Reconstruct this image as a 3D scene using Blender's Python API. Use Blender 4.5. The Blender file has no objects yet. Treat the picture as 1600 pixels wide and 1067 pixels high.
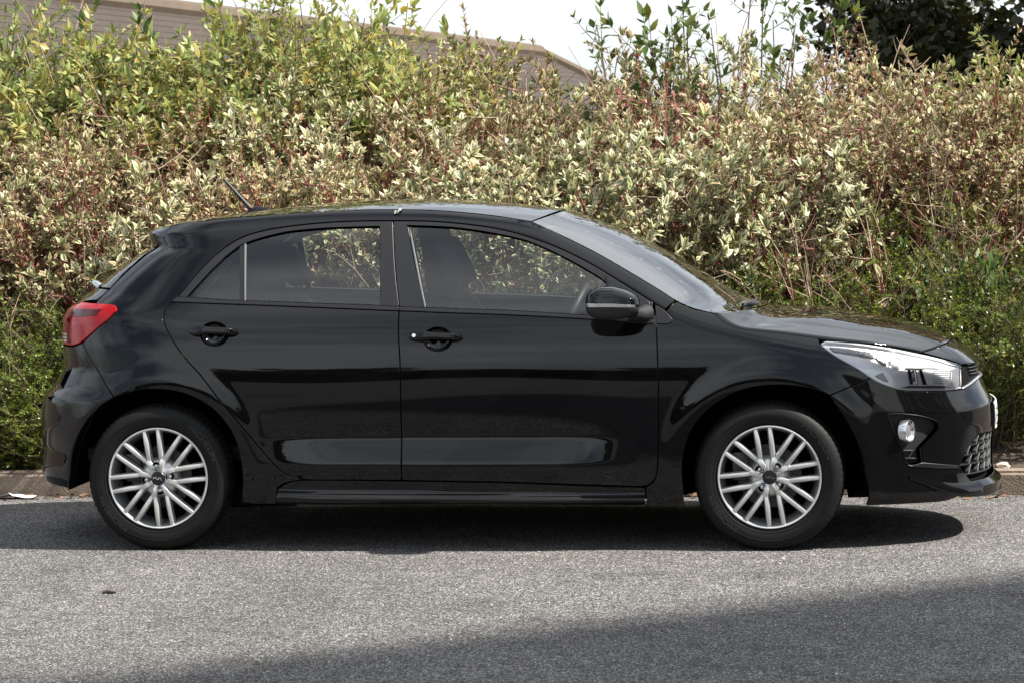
import bpy, bmesh, math, random
import numpy as np
from mathutils import Matrix, Vector
from mathutils.geometry import delaunay_2d_cdt

# ------------------------------------------------------------------ camera, world, sun, exposure
SC = bpy.context.scene
COL = SC.collection
CX, CY, CH = 1.395, -11.7835, 1.5095
YAW, PITCH, ROLL, FPX = 0.1064, 0.0575, -0.0134, 4134.7
_F = np.array([-math.sin(YAW) * math.cos(PITCH), math.cos(YAW) * math.cos(PITCH), -math.sin(PITCH)])
_R0 = np.array([math.cos(YAW), math.sin(YAW), 0.0])
_U0 = np.cross(_R0, _F)
_R = _R0 * math.cos(ROLL) + _U0 * math.sin(ROLL)
_U = -_R0 * math.sin(ROLL) + _U0 * math.cos(ROLL)
CAMP = np.array([CX, CY, CH])

cam_d = bpy.data.cameras.new('camera')
cam = bpy.data.objects.new('camera', cam_d)
COL.objects.link(cam)
m = Matrix(((_R[0], _U[0], -_F[0], CX), (_R[1], _U[1], -_F[1], CY), (_R[2], _U[2], -_F[2], CH), (0, 0, 0, 1)))
cam.matrix_world = m
cam_d.sensor_fit = 'HORIZONTAL'
cam_d.sensor_width = 36.0
cam_d.lens = FPX / 1600.0 * 36.0
cam_d.clip_start = 0.1
cam_d.clip_end = 3000.0
cam_d.dof.use_dof = True
cam_d.dof.focus_distance = 11.3
cam_d.dof.aperture_fstop = 10.0
SC.camera = cam

SUN_DIR = Vector((0.66, -0.09, 0.75)).normalized()          # towards the sun
SUN_EL = math.asin(SUN_DIR.z)
SUN_AZ = math.atan2(SUN_DIR.x, SUN_DIR.y)                   # clockwise from +Y

world = bpy.data.worlds.new('World')
SC.world = world
world.use_nodes = True
wn, wl = world.node_tree.nodes, world.node_tree.links
wn.clear()
w_out = wn.new('ShaderNodeOutputWorld')
w_bg = wn.new('ShaderNodeBackground')
w_bg.inputs['Strength'].default_value = 0.05
w_sky = wn.new('ShaderNodeTexSky')
w_sky.sky_type = 'NISHITA'
w_sky.sun_disc = False
w_sky.sun_elevation = SUN_EL
w_sky.sun_rotation = SUN_AZ
w_sky.air_density = 1.0
w_sky.dust_density = 1.5
w_sky.ozone_density = 1.0
w_tc = wn.new('ShaderNodeTexCoord')
w_map = wn.new('ShaderNodeMapping')
w_map.inputs['Scale'].default_value = (1.2, 1.2, 2.6)
w_noise = wn.new('ShaderNodeTexNoise')
w_map.inputs['Location'].default_value = (8.1, 4, 8.7)
w_noise.inputs['Scale'].default_value = 1.0
w_noise.inputs['Detail'].default_value = 5.0
w_noise.inputs['Roughness'].default_value = 0.55
w_ramp = wn.new('ShaderNodeValToRGB')
w_ramp.color_ramp.elements[0].position = 0.43
w_ramp.color_ramp.elements[0].color = (0.10, 0.10, 0.10, 1)
w_ramp.color_ramp.elements[1].position = 0.60
w_ramp.color_ramp.elements[1].color = (0.9, 0.9, 0.9, 1)
w_mix = wn.new('ShaderNodeMixRGB')
w_mix.inputs['Color2'].default_value = (14.0, 14.6, 15.2, 1)
wl.new(w_tc.outputs['Generated'], w_map.inputs['Vector'])
wl.new(w_map.outputs['Vector'], w_noise.inputs['Vector'])
wl.new(w_noise.outputs['Fac'], w_ramp.inputs['Fac'])
wl.new(w_ramp.outputs['Color'], w_mix.inputs['Fac'])
wl.new(w_sky.outputs['Color'], w_mix.inputs['Color1'])
wl.new(w_mix.outputs['Color'], w_bg.inputs['Color'])
wl.new(w_bg.outputs['Background'], w_out.inputs['Surface'])

sun_d = bpy.data.lights.new('sun', 'SUN')
sun_d.energy = 5.0
sun_d.angle = math.radians(1.3)
sun_d.color = (1.0, 0.95, 0.87)
sun = bpy.data.objects.new('sun', sun_d)
COL.objects.link(sun)
sun.rotation_euler = (-SUN_DIR).to_track_quat('-Z', 'Y').to_euler()
sun.location = (6, -3, 12)

SC.view_settings.view_transform = 'Standard'
SC.view_settings.look = 'None'
SC.view_settings.exposure = 1.3
SC.view_settings.gamma = 1.0
SC.view_settings.use_curve_mapping = False
SC.cycles.max_bounces = 7
SC.cycles.diffuse_bounces = 2
SC.cycles.glossy_bounces = 4
SC.cycles.transmission_bounces = 3
SC.cycles.transparent_max_bounces = 24
SC.cycles.caustics_reflective = False
SC.cycles.caustics_refractive = False

rng = np.random.default_rng(7)
random.seed(7)


# ------------------------------------------------------------------ helpers
def tag(o, label=None, cat=None, group=None, kind=None):
    if label: o['label'] = label
    if cat: o['category'] = cat
    if group: o['group'] = group
    if kind: o['kind'] = kind
    return o


def empty(name, loc=(0, 0, 0), rz=0.0):
    o = bpy.data.objects.new(name, None)
    o.empty_display_size = 0.2
    COL.objects.link(o)
    o.location = loc
    o.rotation_euler = (0, 0, rz)
    return o


def mk(name, verts, faces, mat, parent=None, smooth=True, normals=None, mats=None, midx=None):
    me = bpy.data.meshes.new(name)
    me.from_pydata([tuple(map(float, v)) for v in verts], [], [tuple(int(i) for i in f) for f in faces])
    if mats:
        for mm in mats: me.materials.append(mm)
        if midx is not None: me.polygons.foreach_set('material_index', np.asarray(midx, dtype=np.int32))
    elif mat: me.materials.append(mat)
    me.polygons.foreach_set('use_smooth', [bool(smooth)] * len(me.polygons))
    me.update()
    if normals is not None:
        me.normals_split_custom_set_from_vertices([tuple(map(float, n)) for n in normals])
    o = bpy.data.objects.new(name, me)
    COL.objects.link(o)
    if parent is not None: o.parent = parent
    return o


def copy_tree(o, parent=None):
    c = o.copy()
    COL.objects.link(c)
    c.parent = parent
    for ch in list(o.children): copy_tree(ch, c)
    return c


class MB:
    """collects boxes, tubes, lathes into one mesh"""
    def __init__(s): s.v = []; s.f = []
    def add(s, verts, faces):
        b = len(s.v)
        s.v += [tuple(v) for v in verts]
        s.f += [tuple(i + b for i in f) for f in faces]
    def box(s, lo, hi, bev=0.0):
        x0, y0, z0 = lo; x1, y1, z1 = hi
        if bev <= 0:
            s.add([(x0, y0, z0), (x1, y0, z0), (x1, y1, z0), (x0, y1, z0), (x0, y0, z1), (x1, y0, z1), (x1, y1, z1), (x0, y1, z1)],
                  [(0, 3, 2, 1), (4, 5, 6, 7), (0, 1, 5, 4), (1, 2, 6, 5), (2, 3, 7, 6), (3, 0, 4, 7)])
        else:
            bm = bmesh.new()
            bmesh.ops.create_cube(bm, size=1.0)
            for v in bm.verts:
                v.co = Vector((x0 + (v.co.x + .5) * (x1 - x0), y0 + (v.co.y + .5) * (y1 - y0), z0 + (v.co.z + .5) * (z1 - z0)))
            bmesh.ops.bevel(bm, geom=bm.edges[:], offset=bev, segments=2, affect='EDGES', profile=0.6)
            s.add([v.co[:] for v in bm.verts], [[v.index for v in f.verts] for f in bm.faces])
            bm.free()
    def tube(s, pts, rad, n=8, cap=True):
        pts = [Vector(p) for p in pts]
        if not hasattr(rad, '__len__'): rad = [rad] * len(pts)
        rings = []
        ref = Vector((0.13, 0.31, 0.94))
        for i, p in enumerate(pts):
            t = (pts[min(i + 1, len(pts) - 1)] - pts[max(i - 1, 0)]).normalized()
            a = t.cross(ref)
            if a.length < 1e-4: a = t.cross(Vector((1, 0, 0)))
            a.normalize(); b = t.cross(a)
            rings.append([p + a * math.cos(k * 2 * math.pi / n) * rad[i] + b * math.sin(k * 2 * math.pi / n) * rad[i] for k in range(n)])
        v = [q for r in rings for q in r]
        f = []
        for i in range(len(pts) - 1):
            for k in range(n):
                f.append((i * n + k, i * n + (k + 1) % n, (i + 1) * n + (k + 1) % n, (i + 1) * n + k))
        if cap:
            f.append(tuple(range(n - 1, -1, -1)))
            f.append(tuple((len(pts) - 1) * n + k for k in range(n)))
        s.add(v, f)
    def lathe(s, prof, n=48, axis='Y', closed=False, ang0=0.0, ang1=2 * math.pi):
        """prof: (radius, along) pairs; spun round the Y axis"""
        full = abs(ang1 - ang0 - 2 * math.pi) < 1e-6
        m_ = n if full else n + 1
        v = []
        for k in range(m_):
            a = ang0 + (ang1 - ang0) * k / n
            for r, h in prof: v.append((r * math.cos(a), h, r * math.sin(a)))
        q = len(prof); f = []
        for k in range(n):
            k2 = (k + 1) % m_
            for i in range(q - 1):
                f.append((k * q + i, k2 * q + i, k2 * q + i + 1, k * q + i + 1))
            if closed: f.append((k * q + q - 1, k2 * q + q - 1, k2 * q, k * q))
        s.add(v, f)
    def build(s, name, mat, parent=None, smooth=True):
        o = mk(name, s.v, s.f, mat, parent, smooth)
        if smooth:
            o.data.set_sharp_from_angle(angle=math.radians(38))
        return o


# ------------------------------------------------------------------ materials
def pmat(name, col, rough=0.5, metal=0.0, spec=0.5, coat=0.0, coat_rough=0.03, **kw):
    mt = bpy.data.materials.new(name)
    mt.use_nodes = True
    b = mt.node_tree.nodes['Principled BSDF']
    b.inputs['Base Color'].default_value = (*col, 1)
    b.inputs['Roughness'].default_value = rough
    b.inputs['Metallic'].default_value = metal
    b.inputs['Specular IOR Level'].default_value = spec
    b.inputs['Coat Weight'].default_value = coat
    b.inputs['Coat Roughness'].default_value = coat_rough
    for k, v in kw.items(): b.inputs[k].default_value = v
    return mt


def nodes_of(mt): return mt.node_tree.nodes, mt.node_tree.links, mt.node_tree.nodes['Principled BSDF']


def add_noise_variation(mt, scale=30.0, amount=0.25, bump=0.0, bump_scale=None, rough_var=0.0):
    n, l, b = nodes_of(mt)
    base = tuple(b.inputs['Base Color'].default_value)
    tc = n.new('ShaderNodeTexCoord')
    nz = n.new('ShaderNodeTexNoise'); nz.inputs['Scale'].default_value = scale; nz.inputs['Detail'].default_value = 6
    l.new(tc.outputs['Object'], nz.inputs['Vector'])
    mx = n.new('ShaderNodeMixRGB')
    mx.inputs['Color1'].default_value = tuple(c * (1 - amount) for c in base[:3]) + (1,)
    mx.inputs['Color2'].default_value = tuple(min(1, c * (1 + amount)) for c in base[:3]) + (1,)
    l.new(nz.outputs['Fac'], mx.inputs['Fac'])
    l.new(mx.outputs['Color'], b.inputs['Base Color'])
    if rough_var:
        r0 = b.inputs['Roughness'].default_value
        mr = n.new('ShaderNodeMapRange')
        mr.inputs['To Min'].default_value = r0 - rough_var; mr.inputs['To Max'].default_value = r0 + rough_var
        l.new(nz.outputs['Fac'], mr.inputs['Value']); l.new(mr.outputs['Result'], b.inputs['Roughness'])
    if bump:
        nb = n.new('ShaderNodeTexNoise'); nb.inputs['Scale'].default_value = bump_scale or scale * 3; nb.inputs['Detail'].default_value = 5
        l.new(tc.outputs['Object'], nb.inputs['Vector'])
        bp = n.new('ShaderNodeBump'); bp.inputs['Strength'].default_value = bump; bp.inputs['Distance'].default_value = 0.01
        l.new(nb.outputs['Fac'], bp.inputs['Height']); l.new(bp.outputs['Normal'], b.inputs['Normal'])
    return mt


M = {}
M['paint'] = pmat('black_paint', (0.0025, 0.0026, 0.003), 0.4, 0.0, 0.0, 1.0, 0.012)
M['paint'].node_tree.nodes['Principled BSDF'].inputs['Coat IOR'].default_value = 1.42
# faint dust film on the paint
n_, l_, b_ = nodes_of(M['paint'])
tc = n_.new('ShaderNodeTexCoord'); nz = n_.new('ShaderNodeTexNoise'); nz.inputs['Scale'].default_value = 3.0; nz.inputs['Detail'].default_value = 8
l_.new(tc.outputs['Object'], nz.inputs['Vector'])
mr = n_.new('ShaderNodeMapRange'); mr.inputs['To Min'].default_value = 0.006; mr.inputs['To Max'].default_value = 0.03
l_.new(nz.outputs['Fac'], mr.inputs['Value']); l_.new(mr.outputs['Result'], b_.inputs['Coat Roughness'])

M['satin'] = pmat('satin_black_trim', (0.010, 0.010, 0.011), 0.34, 0, 0.4)
M['plastic'] = add_noise_variation(pmat('black_plastic', (0.014, 0.014, 0.015), 0.55, 0, 0.45), 60, 0.2, 0.15, 400)
M['rubber'] = add_noise_variation(pmat('tyre_rubber', (0.0065, 0.0064, 0.0062), 0.62, 0, 0.22), 18, 0.35, 0.1, 220, 0.08)
M['tyre_mark'] = pmat('tyre_lettering', (0.028, 0.027, 0.026), 0.5, 0, 0.4)
M['alloy'] = add_noise_variation(pmat('silver_alloy', (0.64, 0.635, 0.62), 0.34, 0.65, 0.5, 0.3, 0.12), 25, 0.08, 0, None, 0.05)
M['alloy_dark'] = pmat('shaded_alloy_barrel', (0.40, 0.39, 0.37), 0.45, 0.7)
M['chrome'] = pmat('chrome', (0.82, 0.82, 0.83), 0.08, 1.0)
M['silver'] = pmat('silver_trim', (0.62, 0.63, 0.64), 0.22, 0.9)
M['channel'] = pmat('dull_window_channel', (0.13, 0.135, 0.135), 0.4, 0.3)
M['disc'] = pmat('brake_disc', (0.07, 0.068, 0.065), 0.45, 0.7)
M['dark'] = pmat('dark_recess', (0.003, 0.003, 0.003), 0.9, 0, 0.1)
M['interior'] = add_noise_variation(pmat('interior_fabric', (0.022, 0.023, 0.026), 0.85), 80, 0.25)
M['interior_hard'] = pmat('interior_plastic', (0.03, 0.032, 0.034), 0.5)
M['headliner'] = pmat('headliner_grey', (0.05, 0.05, 0.052), 0.9)
M['red_lens'] = pmat('red_lens', (0.36, 0.005, 0.009), 0.1, 0, 0.3)
M['red_dark'] = pmat('dark_red_lens', (0.06, 0.004, 0.006), 0.1, 0, 0.3)
M['white_lens'] = pmat('clear_reverse_lens', (0.70, 0.70, 0.70), 0.12, 0.2, 0.5, 1.0, 0.02)
M['lamp_white'] = pmat('lamp_reflector', (0.80, 0.805, 0.81), 0.22, 0.3)
M['lamp_grey'] = pmat('lamp_bezel_grey', (0.22, 0.22, 0.235), 0.3, 0.4)
M['plate'] = pmat('plate_white', (0.78, 0.78, 0.76), 0.35)
M['black_ink'] = pmat('plate_black', (0.01, 0.01, 0.01), 0.4)


def glass_mat(name, tint, refl=1.0, ior=1.62):
    mt = bpy.data.materials.new(name)
    mt.use_nodes = True
    n, l = mt.node_tree.nodes, mt.node_tree.links
    n.clear()
    out = n.new('ShaderNodeOutputMaterial')
    tr = n.new('ShaderNodeBsdfTransparent'); tr.inputs['Color'].default_value = (*tint, 1)
    gl = n.new('ShaderNodeBsdfGlossy'); gl.inputs['Roughness'].default_value = 0.0; gl.inputs['Color'].default_value = (refl, refl, refl, 1)
    fr = n.new('ShaderNodeFresnel'); fr.inputs['IOR'].default_value = ior
    mx = n.new('ShaderNodeMixShader')
    l.new(fr.outputs['Fac'], mx.inputs['Fac']); l.new(tr.outputs['BSDF'], mx.inputs[1]); l.new(gl.outputs['BSDF'], mx.inputs[2])
    l.new(mx.outputs['Shader'], out.inputs['Surface'])
    return mt


M['glass'] = glass_mat('tinted_window_glass', (0.84, 0.88, 0.87))
M['screen'] = glass_mat('windscreen_glass', (0.66, 0.72, 0.71), 1.0, 3.0)
M['lens'] = glass_mat('clear_lamp_lens', (0.97, 0.97, 0.97), 1.0, 1.5)

# ------------------------------------------------------------------ car surface: half width as a function of (p, z)
XA, XB = 1.15, -1.02
WREF = 0.858


def superellipse_table(L, n, mm):
    th = np.linspace(0, math.pi / 2, 6000)
    x = L * np.sin(th) ** (2.0 / n)
    y = WREF * np.cos(th) ** (2.0 / mm)
    s = np.concatenate([[0], np.cumsum(np.hypot(np.diff(x), np.diff(y)))])
    return s, x, y / WREF


LF, LR = 1.08, 0.95
SF, XSF, YSF = superellipse_table(LF, 3.0, 2.5)
SR, XSR, YSR = superellipse_table(LR, 2.9, 2.7)
PF, PR = XA + SF[-1], XB - SR[-1]          # p at the centre line, front and rear

_zg = np.arange(-0.2, 1.7, 0.002)


def tilt_profile(tab, sig=0.006):
    z, t = np.array(tab).T
    g = np.interp(_zg, z, t)
    k = np.exp(-0.5 * (np.arange(-30, 31) * 0.002 / sig) ** 2); k /= k.sum()
    g = np.convolve(np.pad(g, 30, mode='edge'), k, 'valid')
    y = -np.concatenate([[0], np.cumsum(np.tan(np.radians(0.5 * (g[1:] + g[:-1]))) * 0.002)])
    return y - np.interp(0.74, _zg, y) + WREF


_up = [(0.74, 2.2), (0.80, 6.0), (0.85, 9.5), (0.90, 13.5), (0.95, 18), (1.0, 22), (1.1, 25), (1.3, 29), (1.42, 34), (1.7, 40)]
PROF_SCOOP = tilt_profile([(-0.2, -14), (0.15, -12), (0.27, -4), (0.366, -3), (0.372, 15), (0.42, 16), (0.473, 17), (0.479, -7), (0.52, -6), (0.60, -3), (0.68, -0.2)] + _up)
PROF_PLAIN = tilt_profile([(-0.2, -14), (0.15, -12), (0.27, -4), (0.40, -3), (0.52, -3), (0.60, -2), (0.68, -0.2)] + _up)


def qstep(t): t = np.clip(t, 0, 1); return t ** 3 * (t * (6 * t - 15) + 10)


def sstep(t): t = np.clip(t, 0, 1); return t * t * (3 - 2 * t)


XF_TAB = [np.array([0.0, 1.0]), np.array([2.2, 2.2])]
XR_TAB = [np.array([0.0, 1.5]), np.array([-1.95, -1.6])]
EDGE = [None, None]


def wprofile(x, z):
    g = qstep((x + 0.98) / 0.50) * qstep((0.80 - x) / 0.42)
    y = np.interp(z, _zg, PROF_PLAIN) * (1 - g) + np.interp(z, _zg, PROF_SCOOP) * g
    y = y - 0.012 * (np.clip(x, -1.35, 1.35) / 1.3) ** 2
    y = y + 0.0009 * np.sin(4.3 * x + 1.1) * np.sin(9.0 * z + 0.6 * x)
    for cx in (-1.29, 1.29):
        r = np.hypot(x - cx, z - 0.305)
        y = y + 0.012 * qstep((0.385 + 0.14 - r) / 0.13) * sstep((z - 0.1) / 0.15)
    if EDGE[0] is not None:
        ze = np.interp(x, EDGE[0], EDGE[1])
        sl = np.interp(x, EDGE[0], np.gradient(EDGE[1], EDGE[0]))
        d = np.clip((ze - z) / np.sqrt(1 + sl * sl), 0, None)
        r = np.interp(x, [0.35, 0.75, 1.45, 1.75, 2.05], [0.052, 0.056, 0.13, 0.13, 0.07])
        k = 0.80
        a = np.clip(1 - d / r, 0, 1) * k
        y = y - (r / k) * (1 - np.sqrt(1 - a * a))
    return y


def surf(p, z, off=0.0):
    """(p,z) -> world points on the near (camera) side, shape (n,3)"""
    p = np.atleast_1d(np.asarray(p, float)); z = np.atleast_1d(np.asarray(z, float))
    P = _surf(p, z)
    if np.any(off != 0): P = P + snormal(p, z) * np.reshape(off, (-1, 1))
    return P


def _surf(p, z):
    sf = np.clip(p - XA, 0, SF[-1]); sr = np.clip(XB - p, 0, SR[-1])
    xf = np.interp(z, *XF_TAB); xr = np.interp(z, *XR_TAB)
    x = np.clip(p, XB, XA) + np.interp(sf, SF, XSF) * (xf - XA) / LF - np.interp(sr, SR, XSR) * (XB - xr) / LR
    ys = np.interp(sf, SF, YSF) * np.interp(sr, SR, YSR)
    return np.stack([x, -ys * wprofile(x, z), z], 1)


def snormal(p, z):
    e = 0.003
    a = _surf(np.minimum(p + e, PF), z) - _surf(np.maximum(p - e, PR), z)
    b = _surf(p, z + e) - _surf(p, z - e)
    n = np.cross(a, b)
    n[p > PF - 1e-4, 1] = 0; n[p < PR + 1e-4, 1] = 0
    return n / np.maximum(np.linalg.norm(n, axis=1, keepdims=True), 1e-9)


def proj(P):
    d = np.asarray(P, float) - CAMP
    w = d @ _F
    return np.stack([800 + FPX * (d @ _R) / w, 533.5 - FPX * (d @ _U) / w], -1)


def ray(u, v): return _F + _R * ((u - 800) / FPX) - _U * ((v - 533.5) / FPX)


def on_plane_y(u, v, y):
    d = ray(u, v); t = (y - CY) / d[1]
    return CAMP + d * t


def unproj(px, off=0.0):
    """pixels -> (p,z) on the body surface"""
    px = np.asarray(px, float).reshape(-1, 2)
    q = np.array([on_plane_y(u, v, -0.82) for u, v in px])
    p, z = np.clip(q[:, 0], PR + 0.05, PF - 0.05), q[:, 2].copy()
    for it in range(24):
        c = proj(surf(p, z, off)); r = c - px
        e = 0.002
        jp = (proj(surf(p + e, z, off)) - c) / e; jz = (proj(surf(p, z + e, off)) - c) / e
        det = jp[:, 0] * jz[:, 1] - jp[:, 1] * jz[:, 0]
        det = np.where(np.abs(det) < 4000, np.sign(det + 1e-9) * 4000, det)
        dp = (r[:, 0] * jz[:, 1] - r[:, 1] * jz[:, 0]) / det
        dz = (jp[:, 0] * r[:, 1] - jp[:, 1] * r[:, 0]) / det
        p = np.clip(p - np.clip(dp, -0.08, 0.08), PR + 0.02, PF - 0.02); z = z - np.clip(dz, -0.08, 0.08)
    return np.stack([p, z], 1)


# silhouettes of nose and tail (from the photograph) set how far the plan outline reaches at each height
NOSE = [(1500, 538), (1522, 558), (1531, 579), (1539, 600), (1551, 625), (1553, 650), (1550, 690), (1550, 718), (1553, 733), (1556, 745), (1553, 754), (1531, 772), (1480, 783)]
TAIL = [(241, 357.5), (233.5, 362), (235, 373), (237, 380), (239, 386), (228, 392), (207, 405), (180, 425), (157, 445), (146, 455), (127, 468), (110, 481), (101, 497), (99, 535), (99, 572), (85, 601), (70, 615), (65, 640), (64, 660), (67, 695), (64, 722), (66, 735), (78, 752), (93, 759)]


def smooth_tab(z, x, sig):
    o = np.argsort(z); z, x = np.array(z)[o], np.array(x)[o]
    zz = np.arange(z[0] - 0.15, z[-1] + 0.25, 0.004)
    g = np.interp(zz, z, x)
    k = np.exp(-0.5 * (np.arange(-25, 26) * 0.004 / sig) ** 2); k /= k.sum()
    return zz, np.convolve(np.pad(g, 25, mode='edge'), k, 'valid')


fz = [on_plane_y(u, v, -0.25)[2] for u, v in NOSE]
fx = np.array([on_plane_y(u, v, -0.25)[0] for u, v in NOSE])
rz = [on_plane_y(u, v, -0.5)[2] for u, v in TAIL]
rx = np.array([on_plane_y(u, v, -0.5)[0] for u, v in TAIL]) - 0.1
GUTTER = [(238, 359.5), (247, 356.8), (262, 353.8), (280, 350), (300, 347), (350, 341.5), (400, 337.5), (450, 333.5), (525, 329), (575, 327.7), (615, 327.5), (675, 328.5), (725, 332), (780, 338), (830, 346)]
SCREEN_EDGE = [(830, 346), (880, 369), (930, 394), (980, 422.5), (1030, 452.5), (1056, 469), (1082, 481), (1115, 489)]
RIDGE = [(1030, 452.5), (1060, 471), (1115, 488), (1180, 501), (1279, 517), (1357, 530), (1441, 548), (1502, 568.5)]
HOOD_EDGE = [(1115, 489), (1131, 503), (1151, 512), (1180, 516), (1212, 519.6), (1279, 528), (1357, 536.5), (1397, 542), (1441, 550)]
NOSE_EDGE = [(1441, 550), (1470, 557.5), (1502, 568.5)]
for it in range(12):
    zz_, xx_ = smooth_tab(fz, fx, 0.008); XF_TAB[0], XF_TAB[1] = zz_, xx_
    zz_, xx_ = smooth_tab(rz, rx, 0.009 if it < 0 else 0.011); XR_TAB[0], XR_TAB[1] = zz_, xx_
    pp = np.linspace(XA + 0.3, PF, 400)
    for i, (u, v) in enumerate(NOSE):
        c = proj(surf(pp, np.full_like(pp, fz[i]))); k = np.argmax(c[:, 0])
        fx[i] += (u - c[k, 0]) / 365.0; fz[i] += (c[k, 1] - v) / 365.0
    pp = np.linspace(PR, XB - 0.2, 400)
    for i, (u, v) in enumerate(TAIL):
        c = proj(surf(pp, np.full_like(pp, rz[i]))); k = np.argmin(c[:, 0])
        rx[i] += (u - c[k, 0]) / 365.0; rz[i] += (c[k, 1] - v) / 365.0
    e = unproj(GUTTER + SCREEN_EDGE[1:4] + RIDGE)
    E3 = surf(e[:, 0], e[:, 1])
    o = np.argsort(E3[:, 0]); ex, ez = E3[o, 0], E3[o, 2]
    xs = np.linspace(ex[0] - 0.5, ex[-1] + 0.3, 260)
    ez_ = np.interp(xs, ex, ez)
    k = np.exp(-0.5 * (np.arange(-9, 10) / 3.0) ** 2); k /= k.sum()
    EDGE[0], EDGE[1] = xs, np.convolve(np.pad(ez_, 9, mode='edge'), k, 'valid')


# ------------------------------------------------------------------ panels cut out of that surface
def to_pz(poly):
    """list of pixels (u,v), or ('f', frac, z) front wrap / ('r', frac, z) rear wrap, 1 = centre line"""
    out = []
    ip = [i for i, q in enumerate(poly) if not isinstance(q[0], str)]
    up_ = dict(zip(ip, unproj([poly[i] for i in ip]))) if ip else {}
    for i, q in enumerate(poly):
        if q[0] == 'f': out.append((XA + (PF - XA) * q[1], q[2]))
        elif q[0] == 'r': out.append((XB - (XB - PR) * q[1], q[2]))
        elif q[0] == 'p': out.append((q[1], q[2]))
        else: out.append(tuple(up_[i]))
    return np.array(out)


def resample(P, h=0.014, smooth=True, closed=True):
    P = np.asarray(P, float)
    n = len(P)
    def turn(i):
        a = P[i] - P[i - 1]; b = P[(i + 1) % n] - P[i]
        c = np.dot(a, b) / max(np.linalg.norm(a) * np.linalg.norm(b), 1e-9)
        return math.degrees(math.acos(max(-1, min(1, c))))
    corner = [(turn(i) > 33) if (closed or 0 < i < n - 1) else True for i in range(n)]
    out = []
    for i in range(n if closed else n - 1):
        a, b = P[i], P[(i + 1) % n]
        L = np.linalg.norm(b - a); k = max(1, int(round(L / h)))
        ta = (b - a) if (corner[i] or not smooth) else (b - P[i - 1]) * (L / max(np.linalg.norm(b - a) + np.linalg.norm(a - P[i - 1]), 1e-9))
        j = (i + 1) % n
        tb = (b - a) if (corner[j] or not smooth) else (P[(j + 1) % n] - a) * (L / max(np.linalg.norm(b - a) + np.linalg.norm(P[(j + 1) % n] - b), 1e-9))
        for s in range(k):
            t = s / k
            h00, h10, h01, h11 = 2 * t**3 - 3 * t**2 + 1, t**3 - 2 * t**2 + t, -2 * t**3 + 3 * t**2, t**3 - t**2
            out.append(h00 * a + h10 * ta + h01 * b + h11 * tb)
    if not closed: out.append(P[-1])
    return np.array(out)


def area2(P): return 0.5 * np.sum(P[:, 0] * np.roll(P[:, 1], -1) - np.roll(P[:, 0], -1) * P[:, 1])


def offset_poly(P, d):
    """move inward by d (P counter-clockwise)"""
    e = np.roll(P, -1, 0) - P
    L = np.maximum(np.linalg.norm(e, axis=1, keepdims=True), 1e-9); e = e / L
    n = np.stack([-e[:, 1], e[:, 0]], 1)
    nv = n + np.roll(n, 1, 0)
    nv /= np.maximum(np.linalg.norm(nv, axis=1, keepdims=True), 1e-9)
    c = np.clip(np.sum(nv * n, 1, keepdims=True), 0.5, 1)
    return P + nv * d / c, -nv


def inside(P, q):
    x, y = q[:, 0], q[:, 1]; r = np.zeros(len(q), bool)
    x1, y1 = P[:, 0], P[:, 1]; x2, y2 = np.roll(x1, -1), np.roll(y1, -1)
    for a, b, c, d in zip(x1, y1, x2, y2):
        if b == d: continue
        h = ((b > y) != (d > y)) & (x < (c - a) * (y - b) / (d - b) + a)
        r ^= h
    return r


def mind(P, q):
    return np.sqrt(np.min((q[:, None, 0] - P[None, :, 0]) ** 2 + (q[:, None, 1] - P[None, :, 1]) ** 2, axis=1))


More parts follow.
